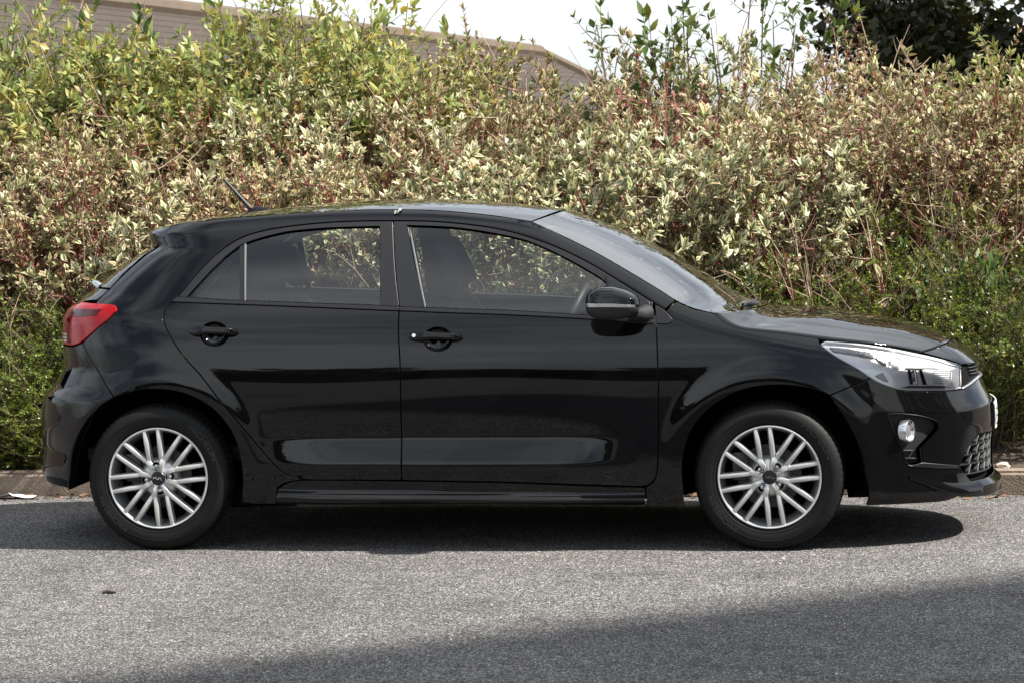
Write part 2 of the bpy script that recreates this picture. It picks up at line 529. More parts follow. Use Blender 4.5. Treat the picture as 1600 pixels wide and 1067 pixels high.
def panel(name, poly, mat, parent, holes=(), off=0.0, gap=0.0018, depth=0.014, bev=0.002, h=0.013, join=False, smooth=True, far=True, pz=False, bstep=0.014, offf=None):
    B = np.asarray(poly, float) if pz else to_pz(poly)
    rings = [resample(B, bstep, smooth)]
    for hq in holes:
        rings.append(resample(np.asarray(hq, float) if pz else to_pz(hq), bstep, smooth))
    R2, outs, cen = [], [], []
    for i, r in enumerate(rings):
        if area2(r) < 0: r = r[::-1]
        c = (r[:, 0] > PF - 1e-3) | (r[:, 0] < PR + 1e-3)
        q, o = offset_poly(r, (gap + bev) if i == 0 else -(gap + bev))
        q[c, 0] = r[c, 0]
        R2.append(q); outs.append(o if i == 0 else -o); cen.append(c)
    lo, hi = R2[0].min(0), R2[0].max(0)
    gx, gz = np.meshgrid(np.arange(lo[0] + h * .37, hi[0], h), np.arange(lo[1] + h * .37, hi[1], h))
    G = np.stack([gx.ravel(), gz.ravel()], 1)
    G = G[inside(R2[0], G)]
    for r in R2[1:]:
        if len(G): G = G[~inside(r, G)]
    for r in R2:
        if len(G): G = G[mind(r, G) > h * 0.45]
    V = [tuple(v) for r in R2 for v in r]
    edges, b0 = [], 0
    for r in R2:
        k = len(r); edges += [(b0 + i, b0 + (i + 1) % k) for i in range(k)]; b0 += k
    V += [tuple(g) for g in G]
    res = delaunay_2d_cdt([Vector(v) for v in V], edges, [], 0, 1e-6)
    vv = np.array([(v.x, v.y) for v in res[0]]); ff = [list(f) for f in res[2]]
    cc = np.array([vv[f].mean(0) for f in ff])
    keep = inside(R2[0], cc)
    for r in R2[1:]: keep &= ~inside(r, cc)
    ff = [f for f, k in zip(ff, keep) if k]
    for f in ff:
        a, b, c = vv[f[0]], vv[f[1]], vv[f[2]]
        if (b[0] - a[0]) * (c[1] - a[1]) - (b[1] - a[1]) * (c[0] - a[0]) < 0: f.reverse()
    OFF = off if offf is None else offf(vv[:, 0], vv[:, 1])
    P3 = surf(vv[:, 0], vv[:, 1], OFF); N3 = snormal(vv[:, 0], vv[:, 1])
    if offf is not None:
        e_ = 0.002; px_, zx_ = vv[:, 0], vv[:, 1]
        N3 = np.cross(surf(px_ + e_, zx_, offf(px_ + e_, zx_)) - surf(px_ - e_, zx_, offf(px_ - e_, zx_)), surf(px_, zx_ + e_, offf(px_, zx_ + e_)) - surf(px_, zx_ - e_, offf(px_, zx_ - e_)))
        N3 /= np.maximum(np.linalg.norm(N3, axis=1, keepdims=True), 1e-9)
    verts, norms, faces = list(P3), list(N3), [tuple(f) for f in ff]
    for r, o, c in zip(R2, outs, cen):
        k = len(r)
        oo = off if offf is None else offf(r[:, 0], r[:, 1])
        A = surf(r[:, 0], r[:, 1], oo); NA = snormal(r[:, 0], r[:, 1])
        q = r + o * bev
        Q = surf(q[:, 0], q[:, 1], oo); NQ = snormal(q[:, 0], q[:, 1])
        D = Q - A; D /= np.maximum(np.linalg.norm(D, axis=1, keepdims=True), 1e-9)
        n1 = NA * 0.55 + D * 0.83
        e1 = Q - NQ * bev; e2 = e1 - NQ * depth
        b0 = len(verts)
        verts += list(A) + list(e1) + list(e1) + list(e2)
        norms += list(NA) + list(n1) + list(D) + list(D)
        for i in range(k):
            j = (i + 1) % k
            if c[i] and c[j]: continue
            if outs and o is outs[0]:
                faces += [(b0 + j, b0 + i, b0 + k + i, b0 + k + j), (b0 + 2 * k + j, b0 + 2 * k + i, b0 + 3 * k + i, b0 + 3 * k + j)]
            else:
                faces += [(b0 + j, b0 + i, b0 + k + i, b0 + k + j), (b0 + 2 * k + j, b0 + 2 * k + i, b0 + 3 * k + i, b0 + 3 * k + j)]
    verts = np.array(verts); norms = np.array(norms)
    if join and not any(c.any() for c in cen):
        ob = mk(name, verts, faces, mat, parent, True, norms)
        mirror_copy(ob, parent)
        return ob
    if join:
        n = len(verts)
        v2 = verts.copy(); v2[:, 1] *= -1; n2 = norms.copy(); n2[:, 1] *= -1
        faces = faces + [tuple(i + n for i in f[::-1]) for f in faces]
        verts = np.concatenate([verts, v2]); norms = np.concatenate([norms, n2])
        far = False
    ob = mk(name, verts, faces, mat, parent, True, norms)
    return ob


def mirror_copy(o, parent):
    """copy of a part (and its sub-parts) on the far side of the car"""
    c = o.copy(); COL.objects.link(c); c.parent = parent
    c.scale = (1, -1, 1)
    for ch in o.children:
        d = ch.copy(); COL.objects.link(d); d.parent = c
    return c


def loft(name, edge_px, crown, bow, mat, parent, nt=40, ny=28, off=0.0, thick=0.0, power=2.0, t0=0.0, t1=1.0, widen=0.0):
    e = unproj(edge_px)
    e = resample(e, 0.02, True, closed=False)
    E = surf(e[:, 0], e[:, 1])
    s = np.concatenate([[0], np.cumsum(np.linalg.norm(np.diff(E, axis=0), axis=1))]); s /= s[-1]
    t = np.linspace(t0, t1, nt)
    E = np.stack([np.interp(t, s, E[:, i]) for i in range(3)], 1)
    c = np.interp(t, *np.array(crown).T); b = np.interp(t, *np.array(bow).T)
    k = np.exp(-0.5 * (np.arange(-4, 5) / 2.0) ** 2); k /= k.sum()
    c = np.convolve(np.pad(c, 4, mode='edge'), k, 'valid'); b = np.convolve(np.pad(b, 4, mode='edge'), k, 'valid')
    a = np.linspace(-1, 1, ny)
    V = np.zeros((nt, ny, 3))
    prof = 1 - np.abs(a) ** power
    V[:, :, 0] = E[:, None, 0] + b[:, None] * prof
    V[:, :, 1] = -(E[:, None, 1]) * a[None, :] * (1 + widen)
    V[:, :, 2] = E[:, None, 2] + c[:, None] * prof + off
    F = []
    for i in range(nt - 1):
        for j in range(ny - 1):
            F.append((i * ny + j, i * ny + j + 1, (i + 1) * ny + j + 1, (i + 1) * ny + j))
    VV = V.reshape(-1, 3)
    # orientation: make normals point up
    p0, p1, p2 = VV[F[0][0]], VV[F[0][1]], VV[F[0][2]]
    if np.cross(p1 - p0, p2 - p0)[2] < 0: F = [f[::-1] for f in F]
    o = mk(name, VV, F, mat, parent)
    if thick:
        md = o.modifiers.new('thickness', 'SOLIDIFY'); md.thickness = thick; md.offset = -1
    return o


# ------------------------------------------------------------------ the car
car = empty('parked_car')
tag(car, 'black five-door hatchback parked side-on along the kerb', 'car')

# shut lines and outlines, traced on the near side
DOOR_TOP_R = [(277, 464), (296, 442), (315, 420), (334, 401), (352, 386), (370, 375), (390, 366.5), (415, 360), (440, 355.5), (480, 350.5), (525, 347), (570, 345.3), (614, 345)]
DOOR_TOP_F = [(614, 345), (632, 345), (675, 346), (725, 350), (780, 358), (830, 371.5), (880, 390.5), (930, 416), (980, 447), (1020, 472)]
B_LINE = [(614, 345), (617.5, 420), (624, 480)]
B_LOW = [(623.5, 486), (622.5, 517), (625, 567), (627, 660), (628, 750)]
RD_REAR = [(268, 472), (260, 480), (256, 491), (257.5, 508), (270, 532.5), (290, 560), (319, 593), (354, 638), (388.6, 679), (410, 704), (429, 725.6), (446, 740), (470, 748)]
FD_FRONT = [(1022, 475), (1025.5, 507), (1027.5, 560), (1029, 620), (1029, 680), (1027.5, 728), (1024, 747), (1014, 757), (1000, 759.5)]
REAR_ARCH = [(378, 785), (378.5, 740), (371, 696.5), (354, 661.7), (325, 632.6), (287, 614), (243, 607.5), (208, 611), (178, 621)]
REAR_ARCH2 = [(178, 621), (153, 638), (136, 672), (124, 703), (117, 740), (115, 764)]
FRONT_ARCH = [(1296, 617.5), (1269, 607), (1229, 601.5), (1190, 602.5), (1150, 612), (1114, 633), (1088, 659), (1073, 688), (1066, 725), (1068, 765), (1070, 790)]
FRONT_ARCH2 = [(1353.6, 790), (1352, 742), (1340, 691), (1319, 651), (1296, 617.5)]
LAMP_R = [(126, 472.5), (150, 475), (180, 478), (184, 484), (172, 497), (150, 515), (128, 534), (115, 539.5), (102, 537.5)]
LAMP_F_TOP = [(1281, 536.4), (1293, 532.3), (1364, 539), (1434.6, 552), (1502, 570)]
LAMP_F_BOT = [(1502, 606.5), (1460, 609.5), (1414, 609), (1380.6, 600), (1357, 587), (1316.5, 562), (1281, 536.4)]
BELT_T_R = [(277, 464), (360, 469.5), (440, 472.5), (592.5, 478), (624, 480)]
BELT_B_R = [(623.5, 486), (592, 484.8), (440, 478.5), (360, 475.5), (268, 472)]
BELT_T_F = [(624, 480), (700, 482.5), (800, 486), (920, 493.5), (1021, 500)]
BELT_B_F = [(1022, 506.5), (930, 499.5), (800, 492.5), (700, 489), (623.5, 486)]

# --- body side: quarter panel, C-pillar, roof rail and A-pillar are one pressing
quarter = panel('body_side', GUTTER[3:] + SCREEN_EDGE[1:6] + [(1039, 484)] + DOOR_TOP_F[::-1][0:] + DOOR_TOP_R[::-1][1:] + RD_REAR + [(470, 749.5), (445, 754), (433, 762), (432, 787)] +
                [(400, 787)] + REAR_ARCH + [(168, 606), (145, 567), (129, 536)] + LAMP_R[::-1][3:-1] + [(150, 473), (165, 459), (200, 424), (247, 381)], M['paint'], car)
rear_door = panel('rear_door', BELT_B_R + RD_REAR + [(545, 749.4), (627, 750)] + B_LOW[::-1][1:-1], M['paint'], car,
                  holes=[[(335 + 22 * math.cos(a), 522 + 18 * math.sin(a)) for a in np.linspace(0, 2 * math.pi, 17)[:-1]]])
front_door = panel('front_door', BELT_B_F + B_LOW[1:] + [(800, 753), (920, 757)] + FD_FRONT[::-1][:-1], M['paint'], car,
                   holes=[[(684 + 22 * math.cos(a), 530 + 18 * math.sin(a)) for a in np.linspace(0, 2 * math.pi, 17)[:-1]]])
fender = panel('front_fender', [(1026, 507.5), (1045, 507.5), (1054, 501.5), (1041.5, 485), (1057, 470.5), (1082, 482), (1115, 490)] + HOOD_EDGE[1:6] + [(1281, 536.4), (1316.5, 562), (1357, 587), (1360, 590.4)] +
               FRONT_ARCH + [(1040, 791), (1009.5, 791), (1009.5, 760), (1016, 757)] + FD_FRONT[::-1][2:-1], M['paint'], car)
pillar_trim = panel('pillar_trim', [(1023, 475), (1039, 485), (1052.5, 501), (1044.5, 506), (1025.5, 506)], M['satin'], car, gap=0.001)
sill = panel('sill', [(433, 764), (446, 755), (470, 750.5), (628, 752), (800, 755), (1008.5, 762), (1008.5, 791), (800, 788), (470, 788.5), (433, 787.5)], M['paint'], car,
             offf=lambda p, z: -0.012 + 0.030 * sstep((0.262 - 0.012 * (p + 0.9) - z) / 0.03) - 0.03 * sstep((0.215 - z) / 0.03), h=0.010)

bump_z = lambda u, v: on_plane_y(u, v, -0.3)[2]
zlip, zgt = 0.205, 0.705
front_bumper = panel('front_bumper', [(1296, 617.5), (1360, 590.4), (1357, 588), (1380.6, 600.5), (1414, 610), (1460, 610.5), (1502, 607.5), ('f', 0.80, 0.672), ('f', 1.0, 0.668), ('f', 1.0, zlip), ('f', 0.80, zlip), ('f', 0.62, zlip - 0.006)] +
                     [(1478, 782.5), (1420, 787)] + FRONT_ARCH2, M['paint'], car, join=True,
                     holes=[[(1385.7, 648), (1390, 645.5), (1401, 645), (1434.6, 648), (1460, 655), (1467, 660), (1467, 671), (1438, 701), (1441, 724), (1424, 726), (1415, 723), (1411, 705), (1397.5, 678)],
                            [(1500, 727), (1514, 698), (1527, 681), (1540, 676), ('f', 0.93, 0.43), ('f', 0.93, 0.27), ('f', 0.80, 0.262), (1517, 750)]])
rear_bumper = panel('rear_bumper', [(129, 536), (145, 567), (168, 606)] + REAR_ARCH2 + [(100, 761), ('r', 0.75, 0.245), ('r', 1.0, 0.245), ('r', 1.0, 0.78), ('r', 0.745, 0.78), ('r', 0.735, 0.848), ('r', 0.62, 0.852), (115, 541)], M['paint'], car, join=True)
tailgate = panel('tailgate', [('r', 1.0, 0.784), ('r', 0.75, 0.784), ('r', 0.735, 0.852), ('r', 0.735, 1.012), ('r', 0.62, 1.044), ('r', 0.525, 1.054), ('r', 0.527, 1.10), ('r', 1.0, 1.10)], M['paint'], car, join=True)
rear_window = panel('rear_window', [('r', 1.0, 1.104), ('r', 0.528, 1.104), ('r', 0.545, 1.20), ('r', 0.568, 1.272), ('r', 1.0, 1.272)], M['glass'], tailgate, join=True, gap=0.001)
for o in (quarter, fender, pillar_trim, sill):
    mirror_copy(o, car)

# --- top panels
roof = loft('roof', GUTTER[3:], [(0, 0.010), (0.3, 0.030), (0.6, 0.040), (1, 0.044)], [(0, -0.03), (0.5, 0.0), (0.85, 0.03), (1, 0.10)], M['paint'], car, power=2.2, nt=50)
headliner = loft('headliner', GUTTER[3:], [(0, 0.0), (0.3, 0.005), (1, 0.01)], [(0, 0), (0.85, 0.03), (1, 0.10)], M['headliner'], car, off=-0.05, power=2.2, widen=-0.04)
windscreen = loft('windscreen', SCREEN_EDGE, [(0, 0.044), (0.5, 0.03), (1, 0.004)], [(0, 0.10), (0.15, 0.15), (0.5, 0.20), (1, 0.215)], M['screen'], car, t0=0.008, power=2.1)
hood = loft('hood', HOOD_EDGE, [(0, 0.0), (0.12, 0.03), (0.35, 0.058), (0.7, 0.048), (1, 0.026)], [(0, 0.215), (0.2, 0.20), (0.6, 0.17), (1, 0.155)], M['paint'], car, t1=0.992, power=2.6, nt=60, ny=44, thick=0.012)
nose_panel = loft('nose_panel', NOSE_EDGE, [(0, 0.026), (1, -0.004)], [(0, 0.155), (1, 0.10)], M['paint'], car, t0=0.03, power=2.6, nt=14, ny=44)
# raised crease lines pressed into the hood
hv = np.zeros(len(hood.data.vertices) * 3); hood.data.vertices.foreach_get('co', hv); hv = hv.reshape(60, 44, 3)
aa = np.linspace(-1, 1, 44)
hv[:, :, 2] += 0.010 * (sstep((0.80 - np.abs(aa)) / 0.10))[None, :] * np.interp(np.linspace(0, 1, 60), [0, 0.1, 0.8, 1], [0, 1, 1, 0.4])[:, None]
hood.data.vertices.foreach_set('co', hv.ravel()); hood.data.update()

# --- spoiler over the rear window
sp_e = unproj([GUTTER[0]])[0]; sp_P = surf(sp_e[0], sp_e[1])[0]
sp_bow = float(np.interp(sp_e[1], *XR_TAB)) - sp_P[0]
spoiler = loft('spoiler', GUTTER[3::-1], [(0, 0.010), (1, 0.006)], [(0, -0.03), (1, sp_bow)], M['paint'], car, t0=0.03, nt=16, ny=41, power=2.4)
panel('spoiler_lip', [(280, 351), (262, 354.6), (247, 357.6), (238.5, 360.3), ('r', 1.0, sp_e[1] + 0.004), ('r', 1.0, 1.278), ('r', 0.572, 1.278), (247, 381)], M['paint'], spoiler, join=True, gap=0.001)

# --- doors: frames, glass, mouldings, handles
RG_TOP = [(291, 465.5), (306, 449), (330, 423), (350, 403.5), (374, 385.5), (385, 380), (415, 370.5), (450, 362.7), (500, 357.6), (550, 355.4), (592.5, 354.5)]
RG_BOT = [(593.5, 478.3), (440, 472.8), (360, 469.8)]
FG_TOP = [(637, 353), (700, 355.5), (750, 361.5), (800, 371), (830, 379.5), (880, 402), (930, 430), (946, 441.5)]
FG_BOT = [(955, 496), (920, 494), (800, 486.3), (700, 482.8), (664, 481.3)]
rframe = panel('window_frame', DOOR_TOP_R + [(617.5, 420), (624, 480)] + BELT_T_R[::-1][1:-1], M['satin'], rear_door, holes=[RG_TOP + RG_BOT], off=-0.002, h=0.02, bstep=0.010)
fframe = panel('window_frame', DOOR_TOP_F + [(1021.5, 499)] + BELT_T_F[::-1][1:] + [(617.5, 420)], M['satin'], front_door, holes=[FG_TOP + FG_BOT], off=-0.002, h=0.02, bstep=0.010)
panel('window_glass', RG_TOP + RG_BOT, M['glass'], rear_door, off=-0.012, gap=-0.012, depth=0.002, bev=0.0005)
panel('window_glass', FG_TOP + FG_BOT, M['glass'], front_door, off=-0.012, gap=-0.012, depth=0.002, bev=0.0005)
panel('belt_moulding', BELT_T_R + BELT_B_R, M['satin'], rear_door, off=0.003, gap=0.0006, depth=0.012, bev=0.002, h=0.012)
panel('belt_moulding', BELT_T_F + BELT_B_F, M['satin'], front_door, off=0.003, gap=0.0006, depth=0.012, bev=0.002, h=0.012)
panel('glass_divider', [(374, 384), (381, 381), (381, 473), (374, 472.5)], M['satin'], rear_door, off=-0.006, gap=0.0, depth=0.01, bev=0.001)
panel('divider_strip', [(381.3, 380.5), (384.3, 379.5), (384.0, 473), (381.3, 473)], M['channel'], rear_door, off=-0.003, gap=0.0, depth=0.008, bev=0.001, h=0.05)
for q in ([(634.8, 353), (637.4, 353), (656.5, 481), (653.6, 481)], [(639.2, 358), (641.6, 359), (665.5, 481.4), (662, 481.2)]):
    panel('glass_channel', q, M['channel'], front_door, off=-0.007, gap=0.0, depth=0.008, bev=0.001, h=0.05)
panel('mirror_base', [(946, 430), (952, 433.5), (985, 453), (1015, 473), (1018, 497), (955, 493.5), (951, 450)], M['satin'], front_door, off=0.004, gap=0, depth=0.012)


def handle(door, u0, v0, lock):
    c = unproj([(u0, v0)])[0]
    # bowl behind the grip
    rx, rz = 22 / 371.0, 18 / 371.0
    V, F = [], []
    rings = [(1.03, 0.001), (0.96, -0.006), (0.8, -0.018), (0.5, -0.026), (0.02, -0.029)]
    n = 24
    for s, d in rings:
        a = np.linspace(0, 2 * math.pi, n, endpoint=False)
        V += list(surf(c[0] + rx * s * np.cos(a), c[1] + rz * s * np.sin(a), np.full(n, d)))
    for i in range(len(rings) - 1):
        for k in range(n): F.append((i * n + k, i * n + (k + 1) % n, (i + 1) * n + (k + 1) % n, (i + 1) * n + k))
    mk('handle_bowl', V, F, M['paint'], door)
    # grip
    ts = np.linspace(0, 1, 26)
    V, F, n = [], [], 14
    for t in ts:
        p = c[0] + (-47 + 86 * t) / 371.0
        zc = c[1] + (4.5 - 3.5 * t) / 371.0
        end = math.sqrt(max(0.0, 1 - abs(2 * t - 1) ** 7))
        hh = (0.0195 - 0.006 * sstep((t - 0.2) / 0.3)) * (0.12 + 0.88 * end)
        lift = 0.010 + 0.024 * sstep(t / 0.35) * sstep((1 - t) / 0.18)
        th = 0.010 * (0.2 + 0.8 * end)
        for k in range(n):
            a = 2 * math.pi * k / n
            ca, sa = math.cos(a), math.sin(a)
            ca = math.copysign(abs(ca) ** 0.7, ca); sa = math.copysign(abs(sa) ** 0.7, sa)
            V.append(surf(p, zc + hh * sa, np.array([lift + th * ca]))[0])
    m_ = len(ts)
    for i in range(m_ - 1):
        for k in range(n): F.append((i * n + k, i * n + (k + 1) % n, (i + 1) * n + (k + 1) % n, (i + 1) * n + k))
    F += [tuple(range(n)), tuple((m_ - 1) * n + k for k in range(n - 1, -1, -1))]
    g = mk('door_handle', V, F, M['paint'], door)
    bm_ = bmesh.new(); bm_.from_mesh(g.data); bmesh.ops.recalc_face_normals(bm_, faces=bm_.faces); bm_.to_mesh(g.data); bm_.free()
    # feet of the grip
    for t in (0.12, 0.92):
        b = MB()
        q = surf(c[0] + (-47 + 86 * t) / 371.0, c[1] + 3.0 / 371, np.array([0.0]))[0]
        r = surf(c[0] + (-47 + 86 * t) / 371.0, c[1] + 3.0 / 371, np.array([0.015]))[0]
        b.tube([q, r], [0.016, 0.012], 12)
        b.build('handle_foot', M['paint'], door)
    if lock:
        q = surf(c[0] - 36 / 371.0, c[1] + 4 / 371.0, np.array([0.018]))[0]; r = surf(c[0] - 36 / 371.0, c[1] + 4 / 371.0, np.array([0.0305]))[0]
        b = MB(); b.tube([q, r], [0.0085, 0.0078], 16); b.build('key_lock', M['chrome'], door)


handle(rear_door, 335, 522, False)
handle(front_door, 684, 530, True)
for d in (rear_door, front_door): mirror_copy(d, car)


# --- door mirror
def door_mirror(sgn):
    mir = empty('door_mirror'); mir.parent = car
    c = on_plane_y(957.5, 474, -0.975)
    HX, HY, HZ = 0.112, 0.105, 0.069
    nu, nv = 40, 24
    def pt(a, b, sc=1.0):
        # a round the Z axis, b latitude
        ex = 0.55
        f = lambda w, e: math.copysign(abs(w) ** e, w)
        x = f(math.cos(b), 0.6) * f(math.cos(a), ex); y = f(math.cos(b), 0.6) * f(math.sin(a), ex); z = f(math.sin(b), 0.75)
        # drop the front, flatten the back
        if x > 0: z = z * (1 - 0.28 * x) - 0.10 * x; 
        X = c[0] + HX * x * sc; Y = c[1] + HY * y * sc; Z = c[2] + HZ * z * sc
        return (X, Y, Z)
    def shell(name, b0, b1, mat, sc=1.0, a0=0.0, a1=2 * math.pi, rows=12):
        V, F = [], []
        full = a1 - a0 > 6.28
        cols = nu if full else nu + 1
        for i in range(rows + 1):
            b = b0 + (b1 - b0) * i / rows
            for k in range(cols): V.append(pt(a0 + (a1 - a0) * k / nu, b, sc))
        for i in range(rows):
            for k in range(nu):
                k2 = (k + 1) % cols
                F.append((i * cols + k, i * cols + k2, (i + 1) * cols + k2, (i + 1) * cols + k))
        o = mk(name, V, F, mat, mir)
        return o
    shell('mirror_cap', 0.02, math.pi / 2, M['paint'], 1.0)
    shell('mirror_housing', -math.pi / 2, -0.10, M['plastic'], 0.985)
    shell('mirror_gap', -0.12, 0.05, M['dark'], 0.965, rows=3)
    shell('indicator', -0.095, 0.015, M['silver'], 0.995, math.pi * 0.85, math.pi * 1.78, rows=3)
    b = MB()
    q0 = np.array(c) + np.array((0.075, 0.03, -0.040)); q1 = np.array([c[0] + 0.125, -0.800, c[2] - 0.050])
    b.tube([q0, 0.5 * (q0 + q1) + np.array((0.005, 0, -0.008)), q1], [0.030, 0.026, 0.036], 14)
    b.build('mirror_arm', M['plastic'], mir)
    b = MB(); b.box((c[0] - HX * .80, c[1] - HY * .5, c[2] - HZ * .5), (c[0] - HX * .75, c[1] + HY * .5, c[2] + HZ * .5), 0.004)
    b.build('mirror_glass', M['chrome'], mir)
    if sgn < 0: mir.scale = (1, -1, 1)
    return mir


door_mirror(1); door_mirror(-1)

# --- tail light
tl = panel('tail_light', LAMP_R[:-1] + [('r', 0.62, 0.857), ('r', 0.73, 0.857), ('r', 0.73, 1.008), ('r', 0.615, 1.036)], M['red_lens'], car, off=0.004, gap=0.001, h=0.02)
panel('lamp_band', [(116, 483.5), (160, 484.5), (152, 493.5), (118, 496.5)], M['red_dark'], tl, off=0.0055, gap=0, depth=0.001, bev=0.0004, smooth=False)
panel('lamp_edge_band', [('r', 0.645, 1.0), ('r', 0.60, 1.005), ('r', 0.60, 0.90), ('r', 0.575, 0.872), ('r', 0.60, 0.866), ('r', 0.632, 0.90)], M['red_dark'], tl, off=0.0055, gap=0, depth=0.001, bev=0.0004, smooth=False)
for k in range(3):
    panel('reverse_lamp', [('r', 0.72, 0.868 + k * 0.014), ('r', 0.62, 0.870 + k * 0.014), ('r', 0.62, 0.879 + k * 0.014), ('r', 0.72, 0.877 + k * 0.014)], M['white_lens'], tl, off=0.006, gap=0, depth=0.001, bev=0.0003, smooth=False)
mirror_copy(tl, car)

# --- headlight: bowl, units, clear lens
hl = panel('headlight', LAMP_F_TOP[:-1] + [(1501, 569.5)] + LAMP_F_BOT[:-1], M['lens'], car, off=0.001, gap=0.0022, depth=0.03, bev=0.001)
HP = LAMP_F_TOP[:-1] + [(1501, 569.5)] + LAMP_F_BOT[:-1]
panel('lamp_bowl', HP, M['lamp_white'], hl, gap=0.001, depth=0.0, bev=0.0005, h=0.02, offf=lambda p, z: -0.018 + 0 * p)
def hp(name, q, mat, o0, dp=0.008): return panel(name, q, mat, hl, off=o0, gap=0.0, depth=dp, bev=0.0015, h=0.015, smooth=False)
hp('lamp_bar', [(1297, 539.5), (1370, 548), (1371, 557.5), (1304, 547)], M['lamp_grey'], -0.010)
hp('lamp_bezel', [(1371, 549), (1402, 555), (1389, 563), (1387.5, 568), (1381, 567), (1372, 558.5)], M['lamp_grey'], -0.009)
hp('lamp_divider', [(1369, 587), (1381, 581), (1391, 597), (1386, 596)], M['lamp_grey'], -0.009)
hp('lamp_upper_bezel', [(1417, 573), (1419, 565.5), (1458, 571.5), (1472, 574), (1440, 574)], M['lamp_grey'], -0.009)
hp('lamp_lower_lip', [(1424, 602), (1486, 602.5), (1486, 604.5), (1410, 605)], M['satin'], -0.007)
hp('lamp_side', [(1489, 576), (1500, 572), (1500, 605), (1486, 605.5)], M['lamp_grey'], -0.006)
for k in range(7):
    hp('reflector_rib', [(1459, 577 + k * 3.3), (1486, 577.5 + k * 3.3), (1486, 578.9 + k * 3.3), (1459, 578.4 + k * 3.3)], M['silver'], -0.006, 0.004)
hp('reflector_block', [(1448, 575), (1487, 576.5), (1485, 601.5), (1452, 601.5), (1444, 577)], M['lamp_white'], -0.009)
# projector units
for (u, v, r, o0, mt) in ((1404, 566, 0.036, -0.034, 'lamp_white'), (1432, 588, 0.024, -0.026, 'lamp_grey')):
    c = unproj([(u, v)])[0]; q = surf(c[0], c[1], np.array([o0]))[0]; nn = snormal(np.array([c[0]]), np.array([c[1]]))[0]
    ax = Vector((nn[0] * 0.5 + 0.55, nn[1] * 0.6 - 0.35, 0.0)).normalized()
    b = MB()
    b.lathe([(r * 1.22, -0.02), (r * 1.22, 0.004), (r * 1.15, 0.010), (r * 1.02, 0.006), (r * 1.0, 0.0)], 32)
    b.lathe([(r * 1.0 * math.cos(t), r * 0.7 * math.sin(t)) for t in np.linspace(0, math.pi / 2 - 0.01, 9)], 32)
    o = b.build('projector', M[mt], hl)
    rot = Vector((0, 1, 0)).rotation_difference(ax).to_matrix().to_4x4()
    o.data.transform(Matrix.Translation(Vector(q)) @ rot)
for (u0, u1) in ((1421, 1427), (1430, 1436), (1439, 1448)):
    hp('projector_fin', [(u0, 576), (u0 + 3, 576), (u1 + 2, 600), (u1 - 2, 600)], M['dark'] if u0 != 1430 else M['chrome'], -0.007, 0.006)
mirror_copy(hl, car)

# --- grille between the headlights
grille = panel('grille', [(1503.5, 570.5), ('f', 0.82, 0.755), ('f', 1.0, 0.752), ('f', 1.0, 0.674), ('f', 0.80, 0.678), (1503.5, 606)], M['dark'], car, off=-0.012, gap=0.0, join=True)
panel('grille_rim', [(1503.5, 604.5), ('f', 0.80, 0.684), ('f', 1.0, 0.680), ('f', 1.0, 0.670), ('f', 0.80, 0.674), (1503.5, 607.5)], M['silver'], grille, off=0.005, gap=0.0, join=True)
for k in range(4):
    z0 = 0.698 + 0.013 * k
    panel('grille_bar', [('f', 0.745, z0), ('f', 1.0, z0 - 0.006), ('f', 1.0, z0 - 0.002), ('f', 0.745, z0 + 0.004)], M['satin'], grille, off=0.0, gap=0.0, join=True, bev=0.0008, depth=0.006)

# --- fog lamp recess in the bumper
fogp = [(1385.7, 648), (1390, 645.5), (1401, 645), (1434.6, 648), (1460, 655), (1467, 660), (1467, 671), (1438, 701), (1441, 724), (1424, 726), (1415, 723), (1411, 705), (1397.5, 678)]
fog = panel('fog_lamp_recess', fogp, M['plastic'], front_bumper, gap=-0.003, depth=0.0, bev=0.0005, h=0.012, offf=lambda p, z: -0.028 + 0 * p)
def ring_panel(name, outer, w, mat, parent, off, depth, join=False):
    B = resample(to_pz(outer), 0.012, True)
    if area2(B) < 0: B = B[::-1]
    I, _ = offset_poly(B, w)
    return panel(name, B, mat, parent, holes=[I], off=off, gap=0.0, depth=depth, bev=0.001, h=0.05, pz=True, smooth=False, bstep=0.02, join=join)
ring_panel('recess_rim', fogp, 0.004, M['satin'], front_bumper, 0.001, 0.03)
c = unproj([(1417, 673.5)])[0]; q = surf(c[0], c[1], np.array([-0.016]))[0]
b = MB()
b.lathe([(0.047, -0.01), (0.047, 0.018), (0.044, 0.024), (0.038, 0.022), (0.034, 0.008)], 32)
fr = b.build('fog_lamp_ring', M['silver'], front_bumper)
fr.data.set_sharp_from_angle(angle=math.radians(80))
ax = Vector((0.88, -0.47, 0.0)).normalized()
rotm = Matrix.Translation(Vector(q)) @ Vector((0, 1, 0)).rotation_difference(ax).to_matrix().to_4x4()
fr.data.transform(rotm)
b = MB(); b.lathe([(0.040 * math.cos(t), 0.012 * math.sin(t) + 0.004) for t in np.linspace(0, math.pi / 2 - 0.01, 8)], 32)
fl = b.build('fog_lamp_lens', M['lamp_grey'], front_bumper); fl.data.transform(rotm)
for (u0, u1, v) in ((1408.5, 1431, 704), (1412.5, 1434, 716)):
    panel('recess_slat', [(u0, v - 1.2), (u1, v - 0.9), (u1, v + 1.2), (u0, v + 0.9)], M['satin'], front_bumper, off=-0.004, gap=0, depth=0.02, bev=0.0008, smooth=False)
panel('bumper_blade', [(1441, 722), (1470, 724.5), (1497, 726.5), (1499, 731), (1470, 731.5), (1420, 728), (1416, 724.5), (1424, 727)], M['silver'], front_bumper, off=0.004, gap=0, depth=0.02, bev=0.002, smooth=False, h=0.01).data.materials[0] = M['satin']
